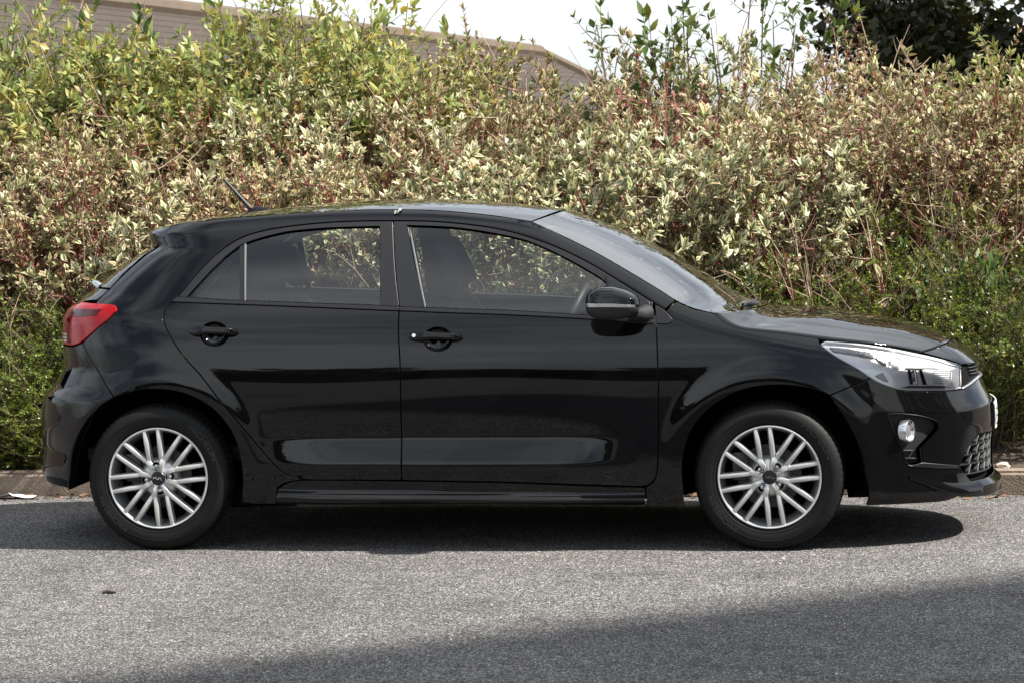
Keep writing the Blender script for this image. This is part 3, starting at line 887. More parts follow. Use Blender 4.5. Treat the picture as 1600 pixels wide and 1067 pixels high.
# lower splitter blade: tilted upward so that it catches the sky
b = MB()
top = [(1420, 737.5), (1434, 743), (1452, 748.5), (1472, 752.5), (1492, 755)]
bot = [(1424, 742), (1440, 751.5), (1460, 760), (1482, 767), (1500, 770.5)]
pt_ = to_pz(top); pb_ = to_pz(bot)
ps = np.linspace(pt_[0, 0], PF, 46)
zt_ = np.interp(ps, pt_[:, 0], pt_[:, 1]); zb_ = np.interp(ps, pb_[:, 0], pb_[:, 1])
k_ = np.exp(-0.5 * (np.arange(-4, 5) / 2.0) ** 2); k_ /= k_.sum()
zt_ = np.convolve(np.pad(zt_, 4, mode='edge'), k_, 'valid'); zb_ = np.convolve(np.pad(zb_, 4, mode='edge'), k_, 'valid')
lip = 0.004 + 0.034 * sstep((ps - ps[0]) / 0.5)
rows = [surf(ps, zt_, 0.0005), surf(ps, zt_ * 0.5 + zb_ * 0.5, lip * 0.62), surf(ps, zb_, lip), surf(ps, zb_ - 0.005, lip * 0.97), surf(ps, zb_ - 0.010, lip * 0.7), surf(ps, zb_ - 0.014, -0.02)]
kq = len(ps)
V = np.concatenate(rows); F = []
for r in range(len(rows) - 1):
    for i in range(kq - 1): F.append(((r + 1) * kq + i, (r + 1) * kq + i + 1, r * kq + i + 1, r * kq + i))
n0 = len(V); V2 = V.copy(); V2[:, 1] *= -1
b.add(list(V) + list(V2), F + [tuple(i + n0 for i in f[::-1]) for f in F])
b.build('splitter', M['paint'], front_bumper)
# lower mesh grille
lg = panel('lower_grille', [(1498, 727), (1513, 696), (1527, 679), (1540, 674), ('f', 0.94, 0.44), ('f', 0.94, 0.265), ('f', 0.80, 0.257), (1516, 752)], M['dark'], front_bumper, off=-0.03, gap=0.0, depth=0.0, bev=0.0005, join=True)
gb = to_pz([(1498, 727), (1513, 696), (1527, 679), (1540, 674), ('f', 0.94, 0.44), ('f', 0.94, 0.265), ('f', 0.80, 0.257), (1516, 752)])
rowz = [0.285, 0.325, 0.365, 0.405]
for r, z0 in enumerate(rowz):
    pgs = np.linspace(gb[:, 0].min(), XA + (PF - XA) * 0.94, 60)
    ins = inside(gb, np.stack([pgs, np.full(60, z0)], 1))
    if ins.sum() < 3: continue
    p0, p1 = pgs[ins][0], pgs[ins][-1]
    panel('grille_slat', [(p0, z0 - 0.003), (p1, z0 - 0.003), (p1, z0 + 0.003), (p0, z0 + 0.003)], M['satin'], front_bumper, pz=True, off=-0.006, gap=0, depth=0.022, bev=0.001, smooth=False, join=True)
    for k in range(9):
        pk = p0 + 0.03 + k * 0.085 + (0.042 if r % 2 else 0)
        if pk + 0.04 > p1 or r == len(rowz) - 1 and False: continue
        panel('grille_strut', [(pk, z0), (pk + 0.006, z0), (pk + 0.034, z0 + 0.04), (pk + 0.028, z0 + 0.04)], M['silver'], front_bumper, pz=True, off=-0.006, gap=0, depth=0.018, bev=0.001, smooth=False, join=True).data.materials[0] = M['channel']

# --- number plate bent round the nose
zp0, zp1 = 0.455, 0.566
plate = panel('number_plate', [(PF - 0.262, zp0), (PF, zp0), (PF, zp1), (PF - 0.262, zp1)], M['plate'], car, pz=True, off=0.016, gap=0, depth=0.004, bev=0.0008, join=True, smooth=False)


def text_mesh(txt, size):
    cu = bpy.data.curves.new('lettering', 'FONT'); cu.body = txt; cu.size = size; cu.resolution_u = 3
    ob = bpy.data.objects.new('lettering', cu); COL.objects.link(ob)
    dg = bpy.context.evaluated_depsgraph_get()
    me = bpy.data.meshes.new_from_object(ob.evaluated_get(dg))
    v = np.array([p.co[:] for p in me.vertices]); f = [list(p.vertices) for p in me.polygons]
    bpy.data.objects.remove(ob); bpy.data.curves.remove(cu); bpy.data.meshes.remove(me)
    return v, f


tv, tf = text_mesh('E', 0.105)
tv = tv - tv.min(0)
V = surf(PF - 0.25 + tv[:, 0] * 0.75, zp0 + 0.017 + tv[:, 1], np.full(len(tv), 0.0186))
mk('plate_letter', V, tf, M['black_ink'], plate, smooth=False)

# --- antenna
b = MB()
ab = on_plane_y(403, 331, -0.05)
za = ab[2]
secs = [(-0.062, 0.004, 0.004), (-0.055, 0.02, 0.012), (-0.02, 0.026, 0.024), (0.03, 0.020, 0.018), (0.06, 0.010, 0.006), (0.068, 0.003, 0.002)]
V, F = [], []
for (dx, hw, hh) in secs:
    for k in range(12):
        a = math.pi * k / 11
        V.append((ab[0] + dx, hw * math.cos(a), za - 0.012 + (hh + 0.012) * math.sin(a)))
for i in range(len(secs) - 1):
    for k in range(11): F.append((i * 12 + k, i * 12 + k + 1, (i + 1) * 12 + k + 1, (i + 1) * 12 + k))
an = mk('antenna', V, F, M['paint'], car)
b = MB()
m0 = np.array((ab[0] - 0.048, 0, za + 0.018)); m1 = on_plane_y(350, 281, -0.0)
b.tube([m0, m0 + (m1 - m0) * 0.25, m1], [0.011, 0.0085, 0.0065], 8)
b.build('antenna_mast', M['plastic'], an)

# --- wipers
b = MB()
w0 = on_plane_y(1150, 483, -0.42); w1 = on_plane_y(1193, 475, 0.05); w2 = on_plane_y(1172, 473, -0.35)
b.tube([w0, (np.array(w0) + w2) / 2 + np.array((0, 0, .012)), w2, w1], [0.013, 0.012, 0.010, 0.007], 8)
b.tube([w2 + np.array((-.03, -.1, -0.005)), w2 + np.array((.02, .25, -.002))], 0.008, 6)
b.build('wiper', M['plastic'], car)
b = MB()
w0 = on_plane_y(157, 449, -0.42); w1 = on_plane_y(146, 441, -0.40)
b.tube([w0, w0 * 0.4 + w1 * 0.6, w1], [0.016, 0.016, 0.008], 10)
b.build('rear_wiper', M['silver'], car)

# --- wheels
RIM = 0.214; TYR = 0.308


def tyre_mesh():
    prof = [(0.212, 0.020), (0.217, 0.008), (0.224, 0.004), (0.232, 0.0025), (0.240, 0.000), (0.262, -0.002), (0.280, 0.003), (0.291, 0.011), (0.2985, 0.021), (0.3025, 0.032), (0.3055, 0.045), (0.308, 0.060), (0.308, 0.066), (0.301, 0.067), (0.301, 0.073), (0.308, 0.074), (0.3085, 0.095), (0.301, 0.096), (0.301, 0.103), (0.308, 0.104), (0.307, 0.128), (0.302, 0.150), (0.290, 0.172), (0.262, 0.185), (0.224, 0.18), (0.212, 0.165)]
    n = 360; q = len(prof); V = []
    for k in range(n):
        a = 2 * math.pi * k / n
        groove = (k % 5) == 0
        for i, (r, y) in enumerate(prof):
            rr = r
            if groove and (8 <= i <= 11 or 20 <= i <= 21): rr = r - (0.0045 if i > 8 else 0.002)
            # a slight flat where it carries the car
            zz = rr * math.sin(a)
            if rr > 0.25: rr *= 1.0 + 0.016 * (rr - 0.25) / 0.06
            zz = rr * math.sin(a)
            V.append((rr * math.cos(a), y - (0.004 * max(0.0, -zz - 0.27) / 0.035 if y < 0.04 else 0.0), max(zz, -0.3075)))
    F = []
    for k in range(n):
        k2 = (k + 1) % n
        for i in range(q - 1): F.append((k * q + i, k * q + i + 1, k2 * q + i + 1, k2 * q + i))
    return V, F


def wheel_proto():
    root = empty('wheel')
    V, F = tyre_mesh()
    ty = mk('tyre', V, F, M['rubber'], root)
    ty.data.set_sharp_from_angle(angle=math.radians(45))
    # lettering moulded in the sidewall
    for txt, size, a_mid, rad in (('MICHELIN', 0.033, 0.66, 0.256), ('MICHELIN', 0.033, 0.66 + math.pi, 0.256)):
        tv, tf = text_mesh(txt, size)
        wdt = tv[:, 0].max(); tv[:, 0] -= wdt / 2
        ang = a_mid - tv[:, 0] / rad * 1.25
        r = rad - 0.008 + tv[:, 1]
        mk('sidewall_lettering', np.stack([r * np.cos(ang), np.full(len(r), -0.0036), r * np.sin(ang)], 1), tf, M['tyre_mark'], ty, smooth=False)
    b = MB()
    b.lathe([(0.262, -0.0035), (0.264, -0.0042), (0.266, -0.0035)], 96)
    b.lathe([(0.2285, 0.0022), (0.230, 0.001), (0.2315, 0.0015)], 96)
    b.build('sidewall_bead', M['rubber'], ty)
    # rim: lip and barrel
    b = MB()
    b.lathe([(0.2135, 0.022), (0.2155, 0.010), (0.2145, 0.004), (0.2115, 0.002), (0.2065, 0.004), (0.203, 0.012), (0.199, 0.030), (0.192, 0.06), (0.186, 0.10), (0.186, 0.16)], 96)
    rim = b.build('rim', M['alloy'], root)
    # spokes: eight V pairs
    b = MB()
    def bar(r0, a0, r1, a1, w0, w1, y0, y1, dp=0.034):
        p0 = np.array((r0 * math.cos(a0), r0 * math.sin(a0))); p1 = np.array((r1 * math.cos(a1), r1 * math.sin(a1)))
        d = (p1 - p0) / np.linalg.norm(p1 - p0); nrm = np.array((-d[1], d[0]))
        V, F = [], []
        nseg = 6
        sec = lambda w, y: [(-w * 0.62, y + dp), (-w * 0.52, y + 0.009), (-w * 0.34, y + 0.0015), (0, y), (w * 0.34, y + 0.0015), (w * 0.52, y + 0.009), (w * 0.62, y + dp)]
        for i in range(nseg + 1):
            t = i / nseg
            c = p0 + (p1 - p0) * t
            w = w0 + (w1 - w0) * t
            y = y0 + (y1 - y0) * t - 0.006 * math.sin(math.pi * t)
            for (o, yy) in sec(w, y):
                q = c + nrm * o
                V.append((q[0], yy, q[1]))
        for i in range(nseg):
            for k in range(6): F.append((i * 7 + k, i * 7 + k + 1, (i + 1) * 7 + k + 1, (i + 1) * 7 + k))
        F += [tuple(range(6, -1, -1)), tuple(nseg * 7 + k for k in range(7))]
        return V, F
    for k in range(8):
        ac = math.radians(30.3 + 45 * k)
        vs, fs = [], []
        mb = MB()
        for sg in (-1, 1):
            mb.add(*bar(0.078, ac + sg * math.radians(3.5), 0.2075, ac + sg * math.radians(14.2), 0.0215, 0.0195, 0.004, 0.004))
        mb.add(*bar(0.026, ac, 0.088, ac, 0.024, 0.030, 0.006, 0.004))
        mb.build('spoke', M['alloy'], root)
    # hub
    b = MB()
    b.lathe([(0.088, 0.060), (0.080, 0.034), (0.066, 0.020), (0.050, 0.014), (0.032, 0.010), (0.001, 0.010)], 64)
    b.build('hub', M['alloy'], root)
    b = MB(); b.lathe([(0.0292, 0.014), (0.0292, 0.002), (0.0275, 0.0, ), (0.001, -0.0012)], 40)
    cap = b.build('centre_cap', M['satin'], root)
    # emblem strokes on the cap
    lw = 0.0026
    def stroke(pts):
        V, F = [], []
        for i, (x, z) in enumerate(pts):
            a = np.array(pts[max(i - 1, 0)]); c2 = np.array(pts[min(i + 1, len(pts) - 1)])
            d = (c2 - a) / np.linalg.norm(c2 - a); n2 = np.array((-d[1], d[0])) * lw * 0.5
            V += [(x + n2[0], -0.0022, z + n2[1]), (x - n2[0], -0.0022, z - n2[1])]
        for i in range(len(pts) - 1): F.append((2 * i, 2 * i + 1, 2 * i + 3, 2 * i + 2))
        return V, F
    em = MB()
    for pts in ([(-0.019, 0.0045), (-0.0195, -0.0045)], [(-0.0190, -0.003), (-0.0095, 0.0045), (-0.0075, 0.0045), (-0.0085, 0.0), (-0.0045, -0.0045)], [(-0.0045, -0.0045), (-0.001, -0.0045), (0.0025, 0.0045)],
                [(0.0015, -0.0045), (0.009, 0.0045), (0.0115, 0.0045), (0.0155, -0.0045), (0.0185, -0.0042)]):
        em.add(*stroke(pts))
    emb = em.build('cap_emblem', M['chrome'], cap, smooth=False)
    # wheel bolts
    for k in range(4):
        a = math.radians(53 + 90 * k)
        cx, cz = 0.052 * math.cos(a), 0.052 * math.sin(a)
        b = MB()
        b.lathe([(0.0180, 0.014), (0.0178, 0.001), (0.0160, -0.0005), (0.0145, 0.012), (0.001, 0.013)], 28)
        bolt = b.build('bolt_well', M['dark'], root)
        bolt.data.transform(Matrix.Translation((cx, 0, cz)))
        b = MB(); b.lathe([(0.0085, 0.013), (0.0085, 0.003), (0.006, 0.0012), (0.001, 0.0006)], 6)
        nut = b.build('wheel_bolt', M['silver'], root, smooth=False); nut.data.transform(Matrix.Translation((cx, 0, cz)))
    b = MB(); b.lathe([(0.132, 0.075), (0.132, 0.068), (0.066, 0.068), (0.060, 0.05), (0.01, 0.05)], 64)
    b.build('brake_disc', M['disc'], root)
    b = MB()
    b.lathe([(0.188, 0.118), (0.02, 0.118)], 48)
    b.build('wheel_backing', M['dark'], root)
    b = MB(); b.box((-0.155, 0.055, -0.02), (-0.085, 0.1, 0.10), 0.012)
    b.build('brake_caliper', M['disc'], root)
    return root, cap


wp, wcap = wheel_proto()
spots = [(-1.29, -1, 0.0, math.radians(0), 2.0), (1.29, -1, 0.0, math.radians(0), 0.0), (-1.29, 1, 0.0, 0.3, 0), (1.29, 1, 0.0, 0.6, 0)]
for i, (x, s, steer, rot, camb) in enumerate(spots):
    w = wp if i == 0 else copy_tree(wp)
    w.parent = car
    w.location = (x, -0.845 * (1 if s < 0 else -1), 0.3075)
    w.scale = (1, 1 if s < 0 else -1, 1)
    # bolts and emblem sit differently on the two near wheels
    if i == 0:
        for ch in w.children:
            if ch.name.startswith(('bolt_well', 'wheel_bolt')): ch.rotation_euler = (0, math.radians(45), 0)
            if ch.name.startswith('centre_cap'): ch.rotation_euler = (0, math.radians(8), 0)
    elif i == 1:
        for ch in w.children:
            if ch.name.startswith(('bolt_well', 'wheel_bolt')): ch.rotation_euler = (0, 0, 0)
            if ch.name.startswith('centre_cap'): ch.rotation_euler = (0, math.radians(188), 0)

# --- wheel wells, underbody
for x, a0_, a1_ in ((-1.29, -18, 187), (1.29, -9, 197)):
    b = MB()
    b.lathe([(0.395, -0.835), (0.395, -0.50), (0.02, -0.50)], 48, ang0=math.radians(a0_), ang1=math.radians(a1_))
    o = b.build('wheel_well', M['dark'], car); o.data.transform(Matrix.Translation((x, 0, 0.305)))
    mirror_copy(o, car)
b = MB()
b.box((-0.88, -0.76, 0.205), (0.88, 0.76, 0.30), 0.02)
b.box((-1.75, -0.50, 0.26), (-0.88, 0.50, 0.36), 0.02)
b.box((0.88, -0.50, 0.215), (2.0, 0.50, 0.36), 0.02)
b.box((-1.0, -0.72, 0.17), (-0.70, -0.45, 0.25), 0.04)
b.build('underbody', M['dark'], car)
pu = np.linspace(1.60, PF, 30)
U1 = surf(pu, np.full(30, 0.215), -0.012)
V = [tuple(q) for q in U1] + [(q[0], -q[1], q[2]) for q in U1]
mk('undertray', V, [(i, i + 1, 31 + i, 30 + i) for i in range(29)], M['dark'], car, smooth=False)
pu = np.linspace(-1.72, PR, 30)
U1 = surf(pu, np.full(30, 0.27), -0.012)
V = [tuple(q) for q in U1] + [(q[0], -q[1], q[2]) for q in U1]
mk('rear_undertray', V, [(i, i + 1, 31 + i, 30 + i) for i in range(29)], M['dark'], car, smooth=False)

# --- cabin
def seat(x, y, w, lean, hz, headrest=True, name='seat'):
    s = empty(name); s.parent = car; s.location = (x, y, 0)
    b = MB(); b.box((-0.02, -w, 0.36), (0.50, w, 0.56), 0.05); b.build('cushion', M['interior'], s)
    def slab(nm, z0, z1, wd0, wd1, t0, t1, x0):
        V, F = [], []
        nz, nn = 10, 20
        for i in range(nz + 1):
            t = i / nz; z = z0 + (z1 - z0) * t
            e = math.sqrt(max(0.02, 1 - abs(2 * t - 1) ** 6))
            wd = (wd0 + (wd1 - wd0) * t) * (0.35 + 0.65 * e); th = (t0 + (t1 - t0) * t) * (0.3 + 0.7 * e)
            cx = x0 - (z - z0) * math.tan(lean)
            for k in range(nn):
                a = 2 * math.pi * k / nn
                ca, sa = math.cos(a), math.sin(a)
                V.append((cx + th * math.copysign(abs(ca) ** .6, ca), wd * math.copysign(abs(sa) ** .6, sa), z))
        for i in range(nz):
            for k in range(nn): F.append((i * nn + k, i * nn + (k + 1) % nn, (i + 1) * nn + (k + 1) % nn, (i + 1) * nn + k))
        F += [tuple(range(nn - 1, -1, -1)), tuple(nz * nn + k for k in range(nn))]
        mk(nm, V, F, M['interior'], s)
        return cx
    slab('backrest', 0.50, hz, w, w * 0.74, 0.085, 0.06, 0.0)
    if headrest:
        dx = -(hz - 0.5) * math.tan(lean)
        slab('headrest', hz + 0.045, hz + 0.245, 0.135, 0.115, 0.075, 0.055, dx + 0.01)
        bb = MB()
        for yy in (-0.06, 0.06):
            bb = MB(); bb.tube([(dx, yy, hz - 0.03), (dx + 0.005, yy, hz + 0.09)], 0.007, 8)
            bb.build('headrest_post', M['interior_hard'], s)
    return s


hd = on_plane_y(700, 405, -0.36)
seat(hd[0] + 0.255, -0.36, 0.25, math.radians(20), 1.055, name='front_seat')
seat(hd[0] + 0.16, 0.36, 0.25, math.radians(20), 1.055, name='front_seat')
seat(-0.66, -0.34, 0.30, math.radians(24), 1.03, name='rear_seat')
seat(-0.66, 0.34, 0.30, math.radians(24), 1.03, name='rear_seat')
b = MB()
b.box((0.60, -0.68, 0.55), (0.86, 0.68, 0.90), 0.05)
b.box((0.70, -0.68, 0.76), (1.15, 0.68, 0.915), 0.04)
b.box((0.56, -0.52, 0.80), (0.72, -0.20, 0.955), 0.03)
b.build('dashboard', M['interior_hard'], car)
b = MB(); b.box((-1.62, -0.62, 0.90), (-1.02, 0.62, 0.93), 0.01); b.box((-1.65, -0.64, 0.36), (-0.95, 0.64, 0.42), 0.01); b.build('parcel_shelf', M['interior'], car)
b = MB()
sc_ = on_plane_y(917, 447, -0.36)
rr = 0.182
axv = Vector((-0.90, 0, 0.43)).normalized(); up = Vector((0.43, 0, 0.90)); sd = Vector((0, 1, 0))
ctr = Vector(sc_) - up.normalized() * rr
pts = [ctr + up * rr * math.cos(a) + sd * rr * math.sin(a) for a in np.linspace(0, 2 * math.pi, 41)]
b.tube(pts, 0.0155, 10, cap=False)
b.tube([ctr - axv * 0.05, ctr - axv * 0.25], 0.035, 10)
for a in (math.pi / 2, -math.pi / 2, math.pi): b.tube([ctr - axv * 0.03, ctr + up * rr * math.cos(a) + sd * rr * math.sin(a)], 0.014, 8)
b.build('steering_wheel', M['interior_hard'], car)
# inner door cards and the pillars' inner trim
dcard = panel('door_card', BELT_T_R[:-1] + BELT_T_F + FD_FRONT[1:] + [(800, 753), (628, 750)] + RD_REAR[::-1], M['interior_hard'], car, off=-0.07, gap=0.0, depth=0.0, h=0.05)
mirror_copy(dcard, car)
ptrim = panel('pillar_lining', [(592, 350), (642, 352), (668, 484), (592, 480)], M['headliner'], car, off=-0.05, gap=0.0, depth=0.02, h=0.04, smooth=False)
mirror_copy(ptrim, car)
qtrim = panel('quarter_lining', [(300, 365), (372, 390), (300, 462), (280, 470), (250, 480), (230, 440)], M['interior_hard'], car, off=-0.06, gap=0.0, depth=0.02, h=0.04, smooth=False)
mirror_copy(qtrim, car)

# flake of debris caught on the roof edge
fq = unproj([(622, 334)])[0]
V, F = [], []
gl = np.random.default_rng(8)
for i in range(5):
    for j in range(4):
        V.append(surf(fq[0] - 0.014 + i * 0.006 + gl.normal(0, .002), fq[1] - 0.008 + j * 0.006 + i * 0.002 + gl.normal(0, .002), np.array([0.003 + abs(gl.normal(0, .004))]))[0])
for i in range(4):
    for j in range(3):
        if (i + j) % 4 != 3: F.append((i * 4 + j, (i + 1) * 4 + j, (i + 1) * 4 + j + 1, i * 4 + j + 1))
fl_ = mk('leaf_flake', V, F, add_noise_variation(pmat('dry_flake', (0.22, 0.22, 0.19), 0.9), 300, 0.8), None, smooth=False)
tag(fl_, 'small pale flake of leaf stuck on the roof edge above the door pillar', 'leaf')

# ------------------------------------------------------------------ ground, kerb, bank
def asphalt_mat():
    mt = pmat('worn_asphalt', (0.12, 0.118, 0.115), 0.88, 0, 0.25)
    n, l, b = nodes_of(mt)
    tc = n.new('ShaderNodeTexCoord')
    big = n.new('ShaderNodeTexNoise'); big.inputs['Scale'].default_value = 0.55; big.inputs['Detail'].default_value = 6; big.inputs['Roughness'].default_value = 0.6
    mid = n.new('ShaderNodeTexNoise'); mid.inputs['Scale'].default_value = 9.0; mid.inputs['Detail'].default_value = 5
    vor = n.new('ShaderNodeTexVoronoi'); vor.inputs['Scale'].default_value = 145.0; vor.inputs['Randomness'].default_value = 1.0
    vor2 = n.new('ShaderNodeTexVoronoi'); vor2.inputs['Scale'].default_value = 70.0
    fine = n.new('ShaderNodeTexNoise'); fine.inputs['Scale'].default_value = 160.0; fine.inputs['Detail'].default_value = 4; fine.inputs['Roughness'].default_value = 0.7
    for x in (big, mid, vor, vor2, fine): l.new(tc.outputs['Object'], x.inputs['Vector'])
    sep = n.new('ShaderNodeSeparateColor'); l.new(vor.outputs['Color'], sep.inputs['Color'])
    rp = n.new('ShaderNodeValToRGB')
    e = rp.color_ramp.elements
    e[0].position = 0.0; e[0].color = (0.055, 0.053, 0.051, 1)
    e[1].position = 1.0; e[1].color = (0.52, 0.50, 0.475, 1)
    for pos, c in ((0.2, 0.11), (0.55, 0.185), (0.86, 0.265)):
        k = e.new(pos); k.color = (c, c * 0.96, c * 0.925, 1)
    l.new(sep.outputs['Red'], rp.inputs['Fac'])
    # dark pits between stones
    pit = n.new('ShaderNodeMapRange'); pit.inputs['From Min'].default_value = 0.34; pit.inputs['From Max'].default_value = 0.62; pit.inputs['To Min'].default_value = 1.08; pit.inputs['To Max'].default_value = 0.32
    l.new(vor.outputs['Distance'], pit.inputs['Value'])
    m1 = n.new('ShaderNodeMixRGB'); m1.blend_type = 'MULTIPLY'; m1.inputs['Fac'].default_value = 1
    l.new(rp.outputs['Color'], m1.inputs['Color1']); l.new(pit.outputs['Result'], m1.inputs['Color2'])
    # worn paler and oily darker patches
    pr = n.new('ShaderNodeMapRange'); pr.inputs['From Min'].default_value = 0.3; pr.inputs['From Max'].default_value = 0.7; pr.inputs['To Min'].default_value = 0.78; pr.inputs['To Max'].default_value = 1.25
    l.new(big.outputs['Fac'], pr.inputs['Value'])
    m2 = n.new('ShaderNodeMixRGB'); m2.blend_type = 'MULTIPLY'; m2.inputs['Fac'].default_value = 1
    l.new(m1.outputs['Color'], m2.inputs['Color1']); l.new(pr.outputs['Result'], m2.inputs['Color2'])
    pm = n.new('ShaderNodeMapRange'); pm.inputs['From Min'].default_value = 0.3; pm.inputs['From Max'].default_value = 0.7; pm.inputs['To Min'].default_value = 0.85; pm.inputs['To Max'].default_value = 1.15
    l.new(mid.outputs['Fac'], pm.inputs['Value'])
    m3 = n.new('ShaderNodeMixRGB'); m3.blend_type = 'MULTIPLY'; m3.inputs['Fac'].default_value = 1
    l.new(m2.outputs['Color'], m3.inputs['Color1']); l.new(pm.outputs['Result'], m3.inputs['Color2'])
    stn = n.new('ShaderNodeTexNoise'); stn.inputs['Scale'].default_value = 1.7; stn.inputs['Detail'].default_value = 3
    l.new(tc.outputs['Object'], stn.inputs['Vector'])
    sr = n.new('ShaderNodeMapRange'); sr.inputs['From Min'].default_value = 0.60; sr.inputs['From Max'].default_value = 0.72; sr.inputs['To Min'].default_value = 1.0; sr.inputs['To Max'].default_value = 0.68
    l.new(stn.outputs['Fac'], sr.inputs['Value'])
    m5 = n.new('ShaderNodeMixRGB'); m5.blend_type = 'MULTIPLY'; m5.inputs['Fac'].default_value = 1
    l.new(m3.outputs['Color'], m5.inputs['Color1']); l.new(sr.outputs['Result'], m5.inputs['Color2'])
    l.new(m5.outputs['Color'], b.inputs['Base Color'])
    ad = n.new('ShaderNodeMath'); ad.operation = 'MULTIPLY_ADD'; ad.inputs[1].default_value = -1.0
    l.new(vor.outputs['Distance'], ad.inputs[0]); l.new(fine.outputs['Fac'], ad.inputs[2])
    ad2 = n.new('ShaderNodeMath'); ad2.operation = 'MULTIPLY_ADD'; ad2.inputs[1].default_value = -0.8
    l.new(vor2.outputs['Distance'], ad2.inputs[0]); l.new(ad.outputs[0], ad2.inputs[2])
    bp = n.new('ShaderNodeBump'); bp.inputs['Strength'].default_value = 0.9; bp.inputs['Distance'].default_value = 0.006
    l.new(ad2.outputs[0], bp.inputs['Height']); l.new(bp.outputs['Normal'], b.inputs['Normal'])
    return mt


M['asphalt'] = asphalt_mat()
gnd = mk('ground', [(-400, -400, 0), (400, -400, 0), (400, 400, 0), (-400, 400, 0)], [(0, 1, 2, 3)], M['asphalt'], smooth=False)
tag(gnd, kind='structure')

M['kerb'] = add_noise_variation(pmat('kerb_concrete', (0.20, 0.155, 0.12), 0.9), 14, 0.45, 0.5, 90)
kerb = mk('kerb', [(-9, 1.305, -0.05), (9, 1.305, -0.05), (9, 1.305, 0.09), (-9, 1.305, 0.09), (-9, 1.20, -0.05), (9, 1.20, -0.05), (9, 1.20, 0.09), (-9, 1.20, 0.09)],
          [(0, 1, 2, 3), (5, 4, 7, 6), (3, 2, 6, 7)], M['kerb'], smooth=False)
tag(kerb, kind='structure')
bm = bmesh.new(); bmesh.ops.create_cube(bm, size=1.0)
for v in bm.verts: v.co = Vector((v.co.x * 0.905, v.co.y * 0.15, v.co.z * 0.21))
bmesh.ops.bevel(bm, geom=[e for e in bm.edges if abs(e.verts[0].co.x - e.verts[1].co.x) > 0.1 and e.verts[0].co.z > 0], offset=0.018, segments=3, affect='EDGES')
kme = bpy.data.meshes.new('kerb_stone'); bm.to_mesh(kme); bm.free(); kme.materials.append(M['kerb'])
for i in range(12):
    o = bpy.data.objects.new('kerb_stone', kme); COL.objects.link(o); o.parent = kerb
    o.location = (-5.0 + i * 0.915, 1.225 + random.uniform(-.005, .005), 0.014 + random.uniform(-.004, .003))
    o.rotation_euler = (random.uniform(-.01, .01), random.uniform(-.004, .004), random.uniform(-.006, .006))


def bank_z(x, y):
    return np.interp(y, [1.29, 1.5, 2.2, 3.0, 4.5, 7.0, 14, 60], [0.085, 0.10, 0.20, 0.38, 0.70, 1.0, 1.05, 1.0]) + 0.03 * np.sin(x * 2.1 + y) * np.clip(y - 1.6, 0, 1)


M['soil'] = add_noise_variation(pmat('bank_soil', (0.055, 0.040, 0.028), 0.95), 8, 0.5, 0.8, 40)
xs_ = np.linspace(-14, 14, 113); ys_ = np.concatenate([np.linspace(1.30, 5, 38), np.linspace(5.4, 60, 22)])
gx, gy = np.meshgrid(xs_, ys_)
gz = bank_z(gx, gy) + rng.normal(0, 0.012, gx.shape) * (gy > 1.35)
V = np.stack([gx.ravel(), gy.ravel(), gz.ravel()], 1)
F = [(r * 113 + c, r * 113 + c + 1, (r + 1) * 113 + c + 1, (r + 1) * 113 + c) for r in range(len(ys_) - 1) for c in range(112)]
bank = mk('bank', V, F, M['soil']); tag(bank, kind='structure')


# ------------------------------------------------------------------ foliage
def tri_mesh(name, V, T, mat, parent=None, edge=None, rnd=None):
    me = bpy.data.meshes.new(name)
    V = np.ascontiguousarray(V, np.float32); T = np.ascontiguousarray(T, np.int32)
    me.vertices.add(len(V)); me.vertices.foreach_set('co', V.ravel())
    me.loops.add(T.size); me.loops.foreach_set('vertex_index', T.ravel())
    me.polygons.add(len(T)); me.polygons.foreach_set('loop_start', np.arange(0, T.size, 3, dtype=np.int32))
    me.polygons.foreach_set('use_smooth', np.ones(len(T), bool))
    if edge is not None:
        a = me.attributes.new('edge', 'FLOAT', 'POINT'); a.data.foreach_set('value', np.ascontiguousarray(edge, np.float32))
    if rnd is not None:
        a = me.attributes.new('rnd', 'FLOAT', 'POINT'); a.data.foreach_set('value', np.ascontiguousarray(rnd, np.float32))
    me.materials.append(mat)
    me.update(calc_edges=True)
    o = bpy.data.objects.new(name, me); COL.objects.link(o)
    if parent is not None: o.parent = parent
    return o


def unit(v): return v / np.maximum(np.linalg.norm(v, axis=-1, keepdims=True), 1e-9)


